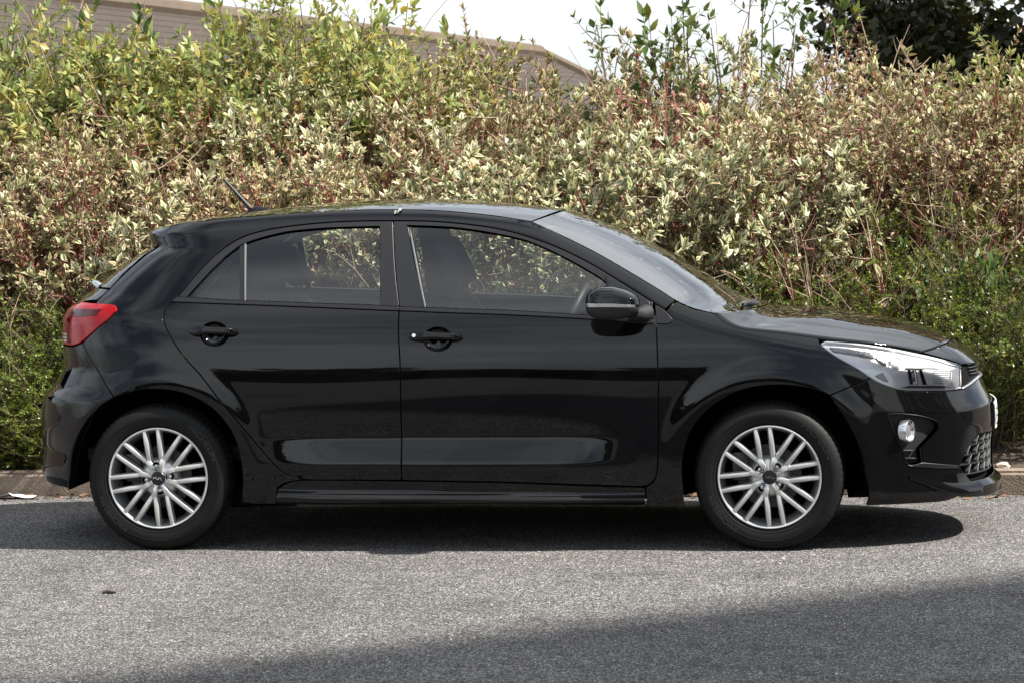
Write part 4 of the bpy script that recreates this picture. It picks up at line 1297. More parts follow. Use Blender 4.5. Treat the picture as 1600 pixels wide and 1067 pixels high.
def leaf_arrays(P, D, N, L, W, g, shape='oval'):
    """leaf blades at P along D, facing N"""
    n = len(P)
    D = unit(D); S = unit(np.cross(D, N)); N = np.cross(S, D)
    L = L[:, None]; W = W[:, None]
    fold = g.uniform(0.05, 0.35, n)[:, None]; curl = g.uniform(-0.05, 0.35, n)[:, None]
    if shape == 'oval':
        st = [(0.0, 0.0), (0.30, 0.5), (0.62, 0.42), (1.0, 0.0)]
        def mid(t): return P + D * (L * t) - N * (L * curl * t * t)
        v = [mid(0.0)]
        for t, w in st[1:3]:
            c = mid(t); v += [c, c + S * (W * w) + N * (W * w * fold), c - S * (W * w) + N * (W * w * fold)]
        v.append(mid(1.0))
        V = np.stack(v, 1)
        T = np.array([(0, 1, 2), (0, 3, 1), (1, 4, 5), (1, 5, 2), (1, 3, 6), (1, 6, 4), (4, 7, 5), (4, 6, 7)])
        E = np.array([0.25, 0, 1, 1, 0, 1, 1, 0.8])
    elif shape == 'small':
        a = P; t = P + D * L; c = P + D * (L * 0.5)
        V = np.stack([a, c + S * (W * 0.5) + N * (W * 0.5 * fold), t, c - S * (W * 0.5) + N * (W * .5 * fold)], 1)
        T = np.array([(0, 2, 1), (0, 3, 2)]); E = np.array([0.2, 1, 0.6, 1])
    else:  # lobed leaf
        pts = [(0, 0), (0.05, 0.42), (0.42, 0.62), (0.50, 0.30), (1.0, 0.0), (0.50, -0.30), (0.42, -0.62), (0.05, -0.42)]
        V = np.stack([P + D * (L * x) + S * (W * y) - N * (L * curl * (x * x + 0.5 * y * y)) for x, y in pts], 1)
        T = np.array([(0, 2, 1), (0, 3, 2), (0, 4, 3), (0, 5, 4), (0, 6, 5), (0, 7, 6)]); E = np.array([0, 1, 1, .6, 1, .6, 1, 1])
    k = V.shape[1]
    return V.reshape(-1, 3), (T[None] + (np.arange(n) * k)[:, None, None]).reshape(-1, 3), np.tile(E, n), np.repeat(g.random(n), k)


def tubes(paths, r0, r1, sides=4):
    """paths (n,m,3) -> tapered tubes"""
    n, m_, _ = paths.shape
    t = np.gradient(paths, axis=1); t = unit(t)
    ref = np.array([0.31, 0.17, 0.93]); a = unit(np.cross(t, ref)); b = np.cross(t, a)
    r = (r0[:, None] + (r1 - r0)[:, None] * np.linspace(0, 1, m_)[None])[:, :, None]
    ang = np.arange(sides) * 2 * math.pi / sides
    V = np.stack([paths + (a * math.cos(w) + b * math.sin(w)) * r for w in ang], 2)
    idx = np.arange(n * m_ * sides).reshape(n, m_, sides)
    q0 = idx[:, :-1]; q1 = idx[:, 1:]
    k = np.roll(np.arange(sides), -1)
    T = np.concatenate([np.stack([q0, q0[:, :, k], q1[:, :, k]], -1).reshape(-1, 3), np.stack([q0, q1[:, :, k], q1], -1).reshape(-1, 3)])
    return V.reshape(-1, 3), T


def bez(a, b, c, m_):
    t = np.linspace(0, 1, m_)[None, :, None]
    return a[:, None] * (1 - t) ** 2 + 2 * b[:, None] * t * (1 - t) + c[:, None] * t * t


def make_shrub(name, seed, H, R, n_stem, n_shoot, sh_len, node, leaf, ratio, mats, shape='oval', lean=0.35, stem_r=0.008, up=0.5, bare=0, tmin=0.3, base_r=0.25, leaf_mul=1.0, tuft=4, from_t=0.0, tuft_sc=1.0):
    g = np.random.default_rng(seed)
    root = empty(name)
    ph = g.uniform(0, 2 * math.pi, n_stem); rad = R * np.sqrt(g.random(n_stem))
    top = np.stack([rad * np.cos(ph), rad * np.sin(ph), H * (1 - lean * (rad / R) ** 2) * g.uniform(0.72, 1.0, n_stem)], 1)
    bs = np.stack([base_r * R * g.uniform(-1, 1, n_stem), base_r * R * g.uniform(-1, 1, n_stem), np.full(n_stem, -0.15)], 1) + top * np.array([.12, .12, 0])
    ctl = bs * 0.6 + top * 0.4 + np.stack([g.normal(0, .05, n_stem), g.normal(0, .05, n_stem), 0.16 * H + 0 * rad], 1)
    stems = bez(bs, ctl, top, 7)
    V1, T1 = tubes(stems, np.full(n_stem, stem_r) * g.uniform(.7, 1.3, n_stem), np.full(n_stem, stem_r * 0.4), 5)
    # side shoots
    si = np.repeat(np.arange(n_stem), n_shoot); ns = len(si)
    t = tmin + (1 - tmin) * g.random(ns) ** 0.75
    q = t * 6; i0 = np.minimum(q.astype(int), 5); fr = (q - i0)[:, None]
    a = stems[si, i0] * (1 - fr) + stems[si, i0 + 1] * fr
    out = unit(a * np.array([1, 1, 0]) + g.normal(0, 0.25, (ns, 3)) * np.array([1, 1, 0]) + 1e-4)
    d = unit(out * g.uniform(0.3, 1.0, ns)[:, None] + g.normal(0, 0.45, (ns, 3)) + np.array([0, 0, up]))
    ln = sh_len * g.uniform(0.5, 1.25, ns)
    shs = g.uniform(0.72, 1.28, ns)
    c = a + d * ln[:, None]
    c[:, 2] += 0.06 * ln * up
    shoots = bez(a, a + d * (ln * .5)[:, None] + np.array([0, 0, -0.02]), c, 4)
    V2, T2 = tubes(shoots, np.full(ns, stem_r * 0.42), np.full(ns, stem_r * 0.2), 3)
    parts_V, parts_T = [V1, V2], [T1, T2 + len(V1)]
    tri_mesh('stems', np.concatenate(parts_V), np.concatenate(parts_T), mats[1], root)
    if bare:
        ph = g.uniform(0, 2 * math.pi, bare)
        b0 = np.stack([0.3 * R * np.cos(ph), 0.3 * R * np.sin(ph), np.full(bare, 0.1)], 1)
        tp = np.stack([R * 1.1 * np.cos(ph), R * 1.1 * np.sin(ph), H * g.uniform(0.5, 1.12, bare)], 1) + g.normal(0, .12, (bare, 3))
        pth = bez(b0, (b0 + tp) / 2 + np.array([0, 0, .3 * H]), tp, 9) + np.cumsum(g.normal(0, .008, (bare, 9, 3)), 1)
        V3, T3 = tubes(pth, np.full(bare, stem_r * .55), np.full(bare, stem_r * .25), 4)
        k = bare * 3; bi = np.repeat(np.arange(bare), 3); ii = g.integers(4, 8, k)
        a3 = pth[bi, ii]; c3 = a3 + unit(g.normal(0, .6, (k, 3)) + np.array([0, 0, .5])) * g.uniform(.1, .3, k)[:, None]
        V4, T4 = tubes(bez(a3, (a3 + c3) / 2 + np.array([0, 0, -.01]), c3, 3), np.full(k, stem_r * .3), np.full(k, stem_r * .15), 3)
        tri_mesh('bare_twigs', np.concatenate([V3, V4]), np.concatenate([T3, T4 + len(V3)]), mats[2], root)
    # leaves in opposite pairs along every shoot, and a tuft at its tip
    Ps, Ds, Ns, Ls = [], [], [], []
    kmax = int(sh_len * 1.25 / node) + 1
    for k in range(kmax):
        s = (k + 0.6) * node
        ok = (s < ln) & (s > ln * from_t)
        if not ok.any(): continue
        tt = (s / ln[ok])[:, None]
        A, C = a[ok], c[ok]
        P = A * (1 - tt) + C * tt
        dd = d[ok]
        s1 = unit(np.cross(dd, g.normal(0, 1, dd.shape)))
        for sg in (-1, 1):
            di = unit(s1 * sg * 0.8 + dd * 0.75 + g.normal(0, .18, dd.shape) + np.array([0, 0, -0.08]))
            Ps.append(P); Ds.append(di); Ns.append(unit(dd * 0.6 + np.array([0, -0.15, .6]) + g.normal(0, .38, dd.shape)))
            Ls.append(leaf * g.uniform(.6, 1.1, len(P)) * (0.7 + 0.45 * tt[:, 0]) * shs[ok])
    tz = unit(d + np.array([0, 0, 0.55]))
    e1 = unit(np.cross(tz, g.normal(0, 1, d.shape))); e2 = np.cross(tz, e1)
    for r in range(tuft):
        a_ = 2 * math.pi * r / tuft * (1 if r < 4 else 1.37)
        s1 = e1 * math.cos(a_) + e2 * math.sin(a_)
        op = g.uniform(.35, .95, ns)[:, None]
        Ps.append(c - tz * (0.012 * (r // 4))); Ds.append(unit(tz + s1 * op + g.normal(0, .12, d.shape))); Ns.append(unit(tz * .7 - s1 * .75 + g.normal(0, .15, d.shape))); Ls.append(leaf * tuft_sc * shs * g.uniform(.65, 1.1, ns))
    P, D, N, L = map(np.concatenate, (Ps, Ds, Ns, Ls))
    if leaf_mul < 1:
        kk = g.random(len(P)) < leaf_mul; P, D, N, L = P[kk], D[kk], N[kk], L[kk]
    V, T, E_, R_ = leaf_arrays(P, D, N, L, L * ratio * g.uniform(.8, 1.2, len(L)), g, shape)
    tri_mesh('foliage', V, T, mats[0], root, E_, R_)
    return root


def leaf_mat(name, centre, margin, m_lo, m_hi, tints, trans=0.2, rough=0.45):
    """leaf blade: inner and margin colours, a colour spread from leaf to leaf"""
    mt = bpy.data.materials.new(name); mt.use_nodes = True
    n, l, b = nodes_of(mt)
    ae = n.new('ShaderNodeAttribute'); ae.attribute_name = 'edge'
    ar = n.new('ShaderNodeAttribute'); ar.attribute_name = 'rnd'
    geo = n.new('ShaderNodeNewGeometry')
    nz = n.new('ShaderNodeTexNoise'); nz.inputs['Scale'].default_value = 90; nz.inputs['Detail'].default_value = 3
    tc = n.new('ShaderNodeTexCoord'); l.new(tc.outputs['Object'], nz.inputs['Vector'])
    ad = n.new('ShaderNodeMath'); ad.operation = 'MULTIPLY_ADD'; ad.inputs[1].default_value = 0.55; l.new(nz.outputs['Fac'], ad.inputs[0]); l.new(ae.outputs['Fac'], ad.inputs[2])
    mr = n.new('ShaderNodeMapRange'); mr.inputs['From Min'].default_value = m_lo + .27; mr.inputs['From Max'].default_value = m_hi + .27
    l.new(ad.outputs[0], mr.inputs['Value'])
    mx = n.new('ShaderNodeMixRGB'); mx.inputs['Color1'].default_value = (*centre, 1); mx.inputs['Color2'].default_value = (*margin, 1)
    l.new(mr.outputs['Result'], mx.inputs['Fac'])
    rp = n.new('ShaderNodeValToRGB'); rp.color_ramp.interpolation = 'LINEAR'
    e = rp.color_ramp.elements
    e[0].position = tints[0][0]; e[0].color = (*tints[0][1], 1); e[1].position = tints[-1][0]; e[1].color = (*tints[-1][1], 1)
    for p_, c_ in tints[1:-1]: k = e.new(p_); k.color = (*c_, 1)
    l.new(ar.outputs['Fac'], rp.inputs['Fac'])
    mu = n.new('ShaderNodeMixRGB'); mu.blend_type = 'MULTIPLY'; mu.inputs['Fac'].default_value = 1
    l.new(mx.outputs['Color'], mu.inputs['Color1']); l.new(rp.outputs['Color'], mu.inputs['Color2'])
    oi = n.new('ShaderNodeObjectInfo')
    hv_ = n.new('ShaderNodeHueSaturation')
    m_h = n.new('ShaderNodeMapRange'); m_h.inputs['To Min'].default_value = 0.478; m_h.inputs['To Max'].default_value = 0.508
    m_v = n.new('ShaderNodeMapRange'); m_v.inputs['To Min'].default_value = 1.12; m_v.inputs['To Max'].default_value = 0.82
    l.new(oi.outputs['Random'], m_h.inputs['Value']); l.new(oi.outputs['Random'], m_v.inputs['Value'])
    l.new(m_h.outputs['Result'], hv_.inputs['Hue']); l.new(m_v.outputs['Result'], hv_.inputs['Value']); l.new(mu.outputs['Color'], hv_.inputs['Color'])
    mu = hv_
    l.new(mu.outputs['Color'], b.inputs['Base Color'])
    b.inputs['Roughness'].default_value = rough; b.inputs['Specular IOR Level'].default_value = 0.35
    tl_ = n.new('ShaderNodeBsdfTranslucent'); l.new(mu.outputs['Color'], tl_.inputs['Color'])
    ms = n.new('ShaderNodeMixShader'); ms.inputs['Fac'].default_value = trans
    l.new(b.outputs['BSDF'], ms.inputs[1]); l.new(tl_.outputs['BSDF'], ms.inputs[2])
    l.new(ms.outputs['Shader'], n['Material Output'].inputs['Surface'])
    return mt


M['leaf_var'] = leaf_mat('variegated_leaf', (0.12, 0.165, 0.065), (0.68, 0.63, 0.45), 0.2, 0.72,
                         [(0.0, (0.62, 0.50, 0.34)), (0.10, (0.85, 0.66, 0.50)), (0.2, (0.9, 0.9, 0.8)), (0.7, (1.05, 1.05, 1.0)), (1.0, (0.8, 0.95, 0.6))])
M['leaf_yel'] = leaf_mat('yellow_green_leaf', (0.23, 0.26, 0.075), (0.37, 0.38, 0.16), 0.3, 0.9,
                         [(0.0, (1.2, 0.85, 0.4)), (0.15, (1.15, 1.0, 0.8)), (0.6, (0.9, 1.0, 0.9)), (1.0, (0.62, 0.82, 0.7))], 0.35)
M['leaf_green'] = leaf_mat('mid_green_leaf', (0.085, 0.13, 0.035), (0.12, 0.16, 0.05), 0.3, 0.9,
                           [(0.0, (1.7, 1.1, 0.5)), (0.15, (1.1, 1.0, 0.9)), (0.6, (0.9, 1.0, 0.9)), (1.0, (0.7, 0.85, 0.7))], 0.3, 0.4)
M['leaf_small'] = leaf_mat('small_evergreen_leaf', (0.085, 0.12, 0.018), (0.14, 0.18, 0.03), 0.3, 0.9,
                           [(0.0, (1.9, 1.5, 0.9)), (0.2, (1.3, 1.25, 0.9)), (0.55, (0.9, 1.0, 0.9)), (1.0, (0.55, 0.75, 0.7))], 0.25, 0.32)
M['leaf_maple'] = leaf_mat('dark_maple_leaf', (0.036, 0.042, 0.012), (0.044, 0.048, 0.014), 0.3, 0.9,
                           [(0.0, (2.2, 1.3, 0.6)), (0.12, (1.2, 1.1, 0.8)), (0.6, (0.9, 1.0, 0.9)), (1.0, (0.7, 0.8, 0.8))], 0.22, 0.45)
M['stem_red'] = add_noise_variation(pmat('red_stem', (0.17, 0.040, 0.032), 0.5), 12, 0.5)
M['stem_brown'] = add_noise_variation(pmat('brown_stem', (0.10, 0.065, 0.045), 0.8), 12, 0.4)
M['twig'] = add_noise_variation(pmat('pale_twig', (0.34, 0.24, 0.17), 0.8), 12, 0.35)
M['bark'] = add_noise_variation(pmat('bark', (0.085, 0.068, 0.052), 0.9), 10, 0.4, 0.6, 40)

dog_mats = (M['leaf_var'], M['stem_red'], M['twig'])
M['leaf_var2'] = leaf_mat('browning_variegated_leaf', (0.12, 0.14, 0.055), (0.56, 0.47, 0.32), 0.15, 0.8,
                          [(0.0, (0.45, 0.30, 0.22)), (0.18, (0.8, 0.6, 0.5)), (0.35, (0.9, 0.9, 0.8)), (0.7, (1.0, 1.05, 0.9)), (1.0, (0.7, 0.95, 0.5))])
brown_mats = (M['leaf_var2'], M['stem_red'], M['twig'])
PROTO = {}
PROTO['dog0'] = lambda: make_shrub('dogwood_shrub', 20, 1.6, 0.80, 44, 13, 0.24, 0.034, 0.050, 0.42, dog_mats, bare=7, tmin=0.42, up=0.75, tuft=8, from_t=0.3, tuft_sc=1.15)
PROTO['dog1'] = lambda: make_shrub('dogwood_shrub', 21, 1.6, 0.82, 46, 14, 0.22, 0.030, 0.042, 0.42, brown_mats, bare=10, tmin=0.40, up=0.75, tuft=7, from_t=0.3, tuft_sc=1.1, leaf_mul=0.92)
PROTO['dog2'] = lambda: make_shrub('dogwood_shrub', 22, 1.6, 0.78, 40, 12, 0.26, 0.040, 0.060, 0.44, dog_mats, bare=6, tmin=0.42, up=0.75, tuft=8, from_t=0.3, tuft_sc=1.15)
PROTO['dog3'] = lambda: make_shrub('dogwood_shrub', 23, 1.6, 0.82, 46, 14, 0.23, 0.031, 0.045, 0.40, brown_mats, bare=10, tmin=0.40, up=0.75, tuft=7, from_t=0.3, tuft_sc=1.1, leaf_mul=0.9)
PROTO['bareb'] = lambda: make_shrub('bare_shrub', 33, 1.25, 0.62, 16, 6, 0.26, 0.05, 0.045, 0.42, brown_mats, bare=22, leaf_mul=0.22, tmin=0.3)
M['leaf_red'] = leaf_mat('red_tinged_leaf', (0.16, 0.06, 0.045), (0.40, 0.20, 0.17), 0.2, 0.8, [(0, (.6, .35, .35)), (.5, (1, .8, .8)), (1, (.9, 1.1, .8))])
PROTO['red'] = lambda: make_shrub('dogwood_shrub', 29, 1.5, 0.42, 26, 9, 0.24, 0.034, 0.045, 0.40, (M['leaf_red'], M['stem_red'], M['twig']), bare=4)
for i in range(2):
    PROTO['yel%d' % i] = lambda i=i: make_shrub('elder_shrub', 40 + i, 1.9, 0.80, 58, 9, 0.34, 0.042, 0.076, 0.34, (M['leaf_yel'], M['stem_brown'], M['twig']), bare=5, up=0.6)
PROTO['sparse'] = lambda: make_shrub('elder_shrub', 51, 2.2, 0.62, 13, 6, 0.30, 0.075, 0.085, 0.36, (M['leaf_green'], M['stem_brown'], M['twig']), bare=2, up=0.8, tmin=0.45, lean=0.2, stem_r=0.009)
for i in range(2):
    PROTO['ever%d' % i] = lambda i=i: make_shrub('evergreen_shrub', 60 + i, 1.0, 0.62, 44, 17, 0.19, 0.0125, 0.019, 0.55, (M['leaf_small'], M['stem_brown'], M['twig']), shape='small', stem_r=0.005, up=0.45, tmin=0.15, lean=0.45, bare=3)
PROTO['green'] = lambda: make_shrub('broadleaf_shrub', 71, 1.0, 0.55, 30, 7, 0.24, 0.05, 0.075, 0.5, (M['leaf_green'], M['stem_brown'], M['twig']))

made = {}


def shrub(kind, u, y, hs, ws, rz, label, cat, group):
    x = on_plane_y(u, 420, y)[0]
    if kind not in made:
        o = PROTO[kind](); made[kind] = o
    else: o = copy_tree(made[kind])
    o.location = (x, y, float(bank_z(np.array(x), np.array(y))) - 0.02)
    o.scale = (ws, ws, hs); o.rotation_euler = (0, 0, rz)
    tag(o, label, cat, group)
    return o


DG, EG, YG = 'variegated dogwoods on the bank', 'small-leaved evergreens on the bank', 'green shrubs along the top of the bank'
rows = [
    # front row, just behind the car
    ('dog0', -70, 2.45, 0.98, 1.0, 0.3, 'cream-edged dogwood at the far left edge, front row, beyond the tail light'),
    ('dog1', 110, 2.50, 1.00, 1.0, 1.9, 'cream-edged dogwood directly behind the red tail light'),
    ('dog2', 290, 2.40, 1.00, 1.0, 4.0, 'cream-edged dogwood behind the rear spoiler and roof antenna'),
    ('dog3', 480, 2.45, 1.02, 1.0, 5.1, 'cream-edged dogwood seen above and through the rear door window'),
    ('dog0', 660, 2.40, 1.00, 1.0, 2.6, 'cream-edged dogwood behind the middle of the roof'),
    ('dog2', 840, 2.40, 0.98, 1.0, 0.9, 'cream-edged dogwood behind the front door window and top of windscreen'),
    ('dog2', 1000, 2.55, 1.06, 0.95, 2.2, 'large-leaved cream dogwood hanging over the sloping windscreen'),
    ('dog2', 1150, 2.75, 1.06, 0.95, 0.5, 'bright cream dogwood above the windscreen wipers'),
    ('red', 1045, 2.95, 1.22, 0.9, 0.0, 'reddish dogwood tuft above the windscreen, between two cream ones'),
    # second row
    ('dog3', -30, 3.35, 1.05, 1.0, 3.2, 'cream dogwood at the left edge, second row, below the green tops'),
    ('dog3', 140, 3.40, 1.05, 1.0, 0.2, 'reddish-stemmed dogwood below the brown roof at upper left'),
    ('dog1', 320, 3.30, 1.03, 1.0, 4.6, 'dogwood in the second row above the antenna'),
    ('dog0', 500, 3.35, 1.07, 1.0, 1.2, 'pale dogwood in front of the yellow-green shrubs at the top'),
    ('dog1', 650, 3.35, 1.07, 1.0, 3.3, 'dogwood in the second row above the middle of the roof'),
    ('dog3', 800, 3.35, 1.08, 1.0, 2.1, 'dogwood below the hipped end of the brown roof'),
    ('dog2', 960, 3.30, 1.02, 1.0, 5.5, 'dogwood with red stems below the tall sparse shrub'),
    ('dog2', 1120, 3.35, 1.05, 1.0, 4.2, 'dogwood in the second row left of the pale bare twigs'),
    ('dog1', 1270, 3.30, 1.04, 1.0, 2.9, 'brownish dogwood above the bonnet, beside the pale bare twigs'),
    ('dog3', 1420, 3.35, 1.06, 1.0, 0.1, 'brownish dogwood under the dark maple tree'),
    ('dog1', 1560, 3.35, 1.06, 1.0, 1.6, 'dogwood at the right edge above the front bumper'),
    # crest
    ('dog1', 760, 4.35, 1.10, 1.0, 0.7, 'dogwood on the crest in front of the brown roof end'),
    ('dog1', 1330, 4.4, 1.05, 1.0, 5.0, 'dogwood on the crest just left of the maple'),
    ('dog2', 1480, 4.4, 1.06, 1.0, 3.0, 'upright dogwood tip standing against the dark maple'),
    ('dog3', 930, 4.4, 1.12, 1.0, 1.0, 'dogwood on the crest between roof end and tall sparse shrub'),
    ('dog0', 1120, 4.3, 1.08, 1.0, 2.4, 'dogwood on the crest at the foot of the tall sparse shrub'),
]
for r in rows: shrub(*r, 'shrub', DG)
for r in [
    ('yel1', 110, 4.2, 1.04, 1.0, 1.0, 'light green shrub below the left part of the roof, upper left'),
    ('yel1', 180, 3.95, 0.98, 1.0, 3.6, 'light green shrub filling the hedge top below the roof, left of the leggy stems'),
    ('sparse', 160, 4.1, 0.95, 0.9, 3.1, 'leggy shrub with bare stems before the roof, left of the ridge'),
    ('sparse', 270, 4.2, 0.92, 0.9, 5.0, 'leggy shrub with bare stems before the roof, near its ridge end'),
    ('yel0', 20, 4.3, 1.16, 1.0, 0.0, 'light green shrub at the upper left corner in front of the roof'),
    ('yel1', 380, 4.35, 1.08, 1.0, 2.0, 'yellow-green shrub to the right of the roof ridge, upper left'),
    ('yel0', 510, 4.2, 1.14, 1.0, 1.2, 'tallest yellow-green shrub reaching the top edge of the photo'),
    ('yel1', 620, 4.4, 1.06, 0.9, 4.0, 'yellow-green shrub right of the tallest one, against the sky'),
    ('yel0', 440, 3.9, 1.02, 1.0, 5.1, 'dense yellow-green shrub left of the tallest one, spreading in front of it'),
    ('yel1', 560, 3.85, 0.96, 1.0, 0.4, 'dense yellow-green shrub below the tallest one'),
    ('yel0', 310, 4.0, 0.92, 0.9, 2.7, 'yellow-green shrub under the right end of the visible upper-left roof'),
    ('yel0', 210, 4.4, 1.0, 1.0, 3.0, 'thin yellow-green shrub with bare stems before the brown roof'),
    ('yel1', 1590, 3.9, 0.94, 0.7, 5.0, 'yellow-green shrub at the right edge below the maple'),
    ('sparse', 1040, 4.5, 1.0, 1.0, 0.0, 'tall sparse shrub with dark stems against the white sky, left one'),
    ('sparse', 1180, 4.6, 1.02, 1.0, 2.2, 'tall sparse shrub with dark stems against the white sky, right one'),
    ('sparse', 760, 4.7, 0.80, 0.6, 4.0, 'thin upright sprig in front of the brown roof end'),
    ('sparse', 905, 4.5, 0.78, 0.8, 1.0, 'short sparse green shrub just right of the brown roof end'),
]: shrub(*r, 'shrub', YG)
for r in [
    ('ever0', 1090, 2.10, 1.02, 1.0, 0.0, 'small-leaved evergreen behind the windscreen base and wipers'),
    ('ever1', 1210, 2.00, 0.98, 1.0, 1.0, 'small-leaved evergreen behind the middle of the bonnet'),
    ('ever0', 1330, 2.10, 1.00, 1.0, 2.4, 'small-leaved evergreen behind the front of the bonnet'),
    ('ever1', 1450, 2.00, 0.98, 1.0, 3.9, 'small-leaved evergreen behind the headlight'),
    ('ever0', 1560, 1.98, 0.98, 1.0, 5.2, 'small-leaved evergreen right of the front bumper over the kerb'),
    ('ever1', 1660, 2.10, 1.05, 1.0, 0.6, 'small-leaved evergreen at the right edge of the photo'),
    ('ever0', 1390, 2.70, 1.12, 1.0, 4.4, 'evergreen in second line above the headlight'),
    ('ever1', 1530, 2.70, 1.15, 1.0, 2.9, 'evergreen in second line at the right below the dogwoods'),
    ('ever0', 30, 1.60, 0.88, 1.0, 1.4, 'dark small-leaved evergreen left of the rear bumper'),
    ('ever1', 150, 1.62, 0.88, 1.0, 2.4, 'dark small-leaved evergreen behind the rear bumper'),
    ('ever1', 90, 1.50, 0.50, 0.85, 4.1, 'low evergreen mound over the kerb just left of the rear bumper'),
    ('ever0', -20, 1.48, 0.50, 0.85, 0.9, 'low evergreen mound over the kerb at the left edge of the photo'),
    ('ever0', -70, 1.60, 0.92, 1.0, 3.4, 'dark small-leaved evergreen at the left edge above the kerb'),
]: shrub(*r, 'shrub', EG)
shrub('bareb', 1290, 2.35, 1.0, 1.0, 0.4, 'shrub of pale bare arching twigs above the bonnet', 'shrub', None)
shrub('bareb', 1440, 2.5, 1.0, 1.0, 2.4, 'shrub of pale bare twigs above the headlight', 'shrub', None)
shrub('green', 1500, 2.25, 1.1, 0.55, 0.4, 'glossy broad-leaved sprig among the evergreens above the headlight', 'shrub', None)
shrub('green', 20, 1.95, 0.62, 0.55, 2.0, 'bright green broad-leaved sprig low at the left of the rear bumper', 'shrub', None)


# ------------------------------------------------------------------ maple trees
def make_maple(name, k=1900, m_=9, seed=5, lsz=1.0):
    g = np.random.default_rng(seed)
    root = empty(name)
    Rc, Hc = 3.0, 4.6
    paths, r0, r1 = [], [], []
    trunk = np.array([(0, 0, -0.3), (0.03, 0.02, 0.8), (-0.04, 0.0, 1.7), (0.05, 0.03, 2.8), (0.0, 0.0, 4.0), (0.02, 0, 5.4), (0, 0, 6.6)])
    Vt, Tt = tubes(trunk[None], np.array([0.19]), np.array([0.03]), 10)
    n = 46
    z0 = g.uniform(1.7, 5.8, n); ph = g.uniform(0, 2 * math.pi, n)
    a = np.stack([0 * z0, 0 * z0, z0], 1)
    u_ = (z0 - 1.7) / 4.1
    ln = Rc * np.sqrt(np.clip(1 - (u_ * 1.5 - 0.55) ** 2, 0.15, 1)) * g.uniform(.75, 1.05, n)
    c = a + np.stack([ln * np.cos(ph), ln * np.sin(ph), ln * g.uniform(.15, .6, n)], 1)
    limbs = bez(a, (a + c) / 2 + np.array([0, 0, -.12]), c, 7)
    Vl, Tl = tubes(limbs, g.uniform(.035, .07, n), np.full(n, .010), 6)
    tri_mesh('trunk', np.concatenate([Vt, Vl]), np.concatenate([Tt, Tl + len(Vt)]), M['bark'], root)
    # twig ends, leaves clustered round them
    li = g.integers(0, n, k); t = 0.25 + 0.75 * g.random(k) ** .7
    q = t * 6; i0 = np.minimum(q.astype(int), 5); fr = (q - i0)[:, None]
    base = limbs[li, i0] * (1 - fr) + limbs[li, i0 + 1] * fr
    d = unit(g.normal(0, 1, (k, 3)) + np.array([0, 0, .25]) + unit(base - np.array([0, 0, 3.8])) * .6)
    end = base + d * g.uniform(.25, .75, k)[:, None]
    Vw, Tw = tubes(bez(base, (base + end) / 2, end, 3), np.full(k, .007), np.full(k, .003), 3)
    tri_mesh('twigs', Vw, Tw, M['bark'], root)
    P = np.repeat(end, m_, 0) - np.repeat(d, m_, 0) * g.uniform(0, .4, k * m_)[:, None] + g.normal(0, .10, (k * m_, 3))
    D = unit(g.normal(0, .8, P.shape) + np.array([0, 0, -.45])); N = unit(g.normal(0, .6, P.shape) + np.array([0, 0, .8]))
    L = g.uniform(.09, .16, len(P)) * lsz
    V, T, E_, R_ = leaf_arrays(P, D, N, L, L * 1.05, g, 'lobed')
    tri_mesh('crown', V, T, M['leaf_maple'], root, E_, R_)
    return root


maple = make_maple('maple_tree', 4200, 9, 5, 0.72)
mp = on_plane_y(1565, 120, 14.0)
maple.location = (mp[0] + 1.15, 14.0, -1.0); maple.rotation_euler = (0, 0, 0.8); maple.scale = (1.0, 1.0, 1.0)
tag(maple, 'dark leafy maple tree standing behind the hedge at upper right', 'tree')


def on_ground(u, v):
    d = ray(u, v); return CAMP + d * (-CAMP[2] / d[2])


# unseen block added right of the camera to throw the shade across the foreground
g0, g1 = on_ground(40, 1067), on_ground(1600, 893)
dr = unit((g1 - g0)[:2]); nr = np.array([dr[1], -dr[0]])
HB = 14.0
sh = np.array([SUN_DIR.x, SUN_DIR.y]) / SUN_DIR.z * HB
q0 = g0[:2] + sh - dr * 0.9
LB, WB = 12.0, 8.0
shade_block = empty('unseen_shade_block', (float(q0[0]), float(q0[1]), 0), math.atan2(dr[1], dr[0]))
M['brick'] = add_noise_variation(pmat('dark_brick', (0.12, 0.06, 0.045), 0.9), 6, 0.3, 0.4, 50)
M['block_glass'] = pmat('block_window_glass', (0.02, 0.025, 0.03), 0.05, 0, 0.6)
M['block_frame'] = pmat('block_window_frame', (0.55, 0.55, 0.54), 0.5)
b = MB(); b.box((0, -WB, -0.1), (LB, 0, HB - 0.35)); b.build('wall', M['brick'], shade_block, smooth=False)
b = MB(); b.box((-0.0, -WB, HB - 0.347), (LB, 0.0, HB)); b.build('parapet', M['block_frame'], shade_block, smooth=False)
wm = {}
def block_window(x, y, z, face):
    if face not in wm:
        f = MB(); p = MB()
        if face == 'y':
            for q in ((-.6, -.7, .6, -.62), (-.6, .62, .6, .7), (-.6, -.62, -.52, .62), (.52, -.62, .6, .62), (-.03, -.62, .03, .62)): f.box((q[0], 0.0, q[1]), (q[2], .06, q[3]))
            p.box((-.52, 0.004, -.62), (.52, .02, .62))
        else:
            for q in ((-.6, -.7, .6, -.62), (-.6, .62, .6, .7), (-.6, -.62, -.52, .62), (.52, -.62, .6, .62), (-.03, -.62, .03, .62)): f.box((-.06, q[0], q[1]), (0.0, q[2], q[3]))
            p.box((-.02, -.52, -.62), (-.004, .52, .62))
        o = f.build('window', M['block_frame'], shade_block, smooth=False); o2 = p.build('pane', M['block_glass'], o, smooth=False)
        wm[face] = o
    else: o = copy_tree(wm[face], shade_block)
    o.location = (x, y, z)
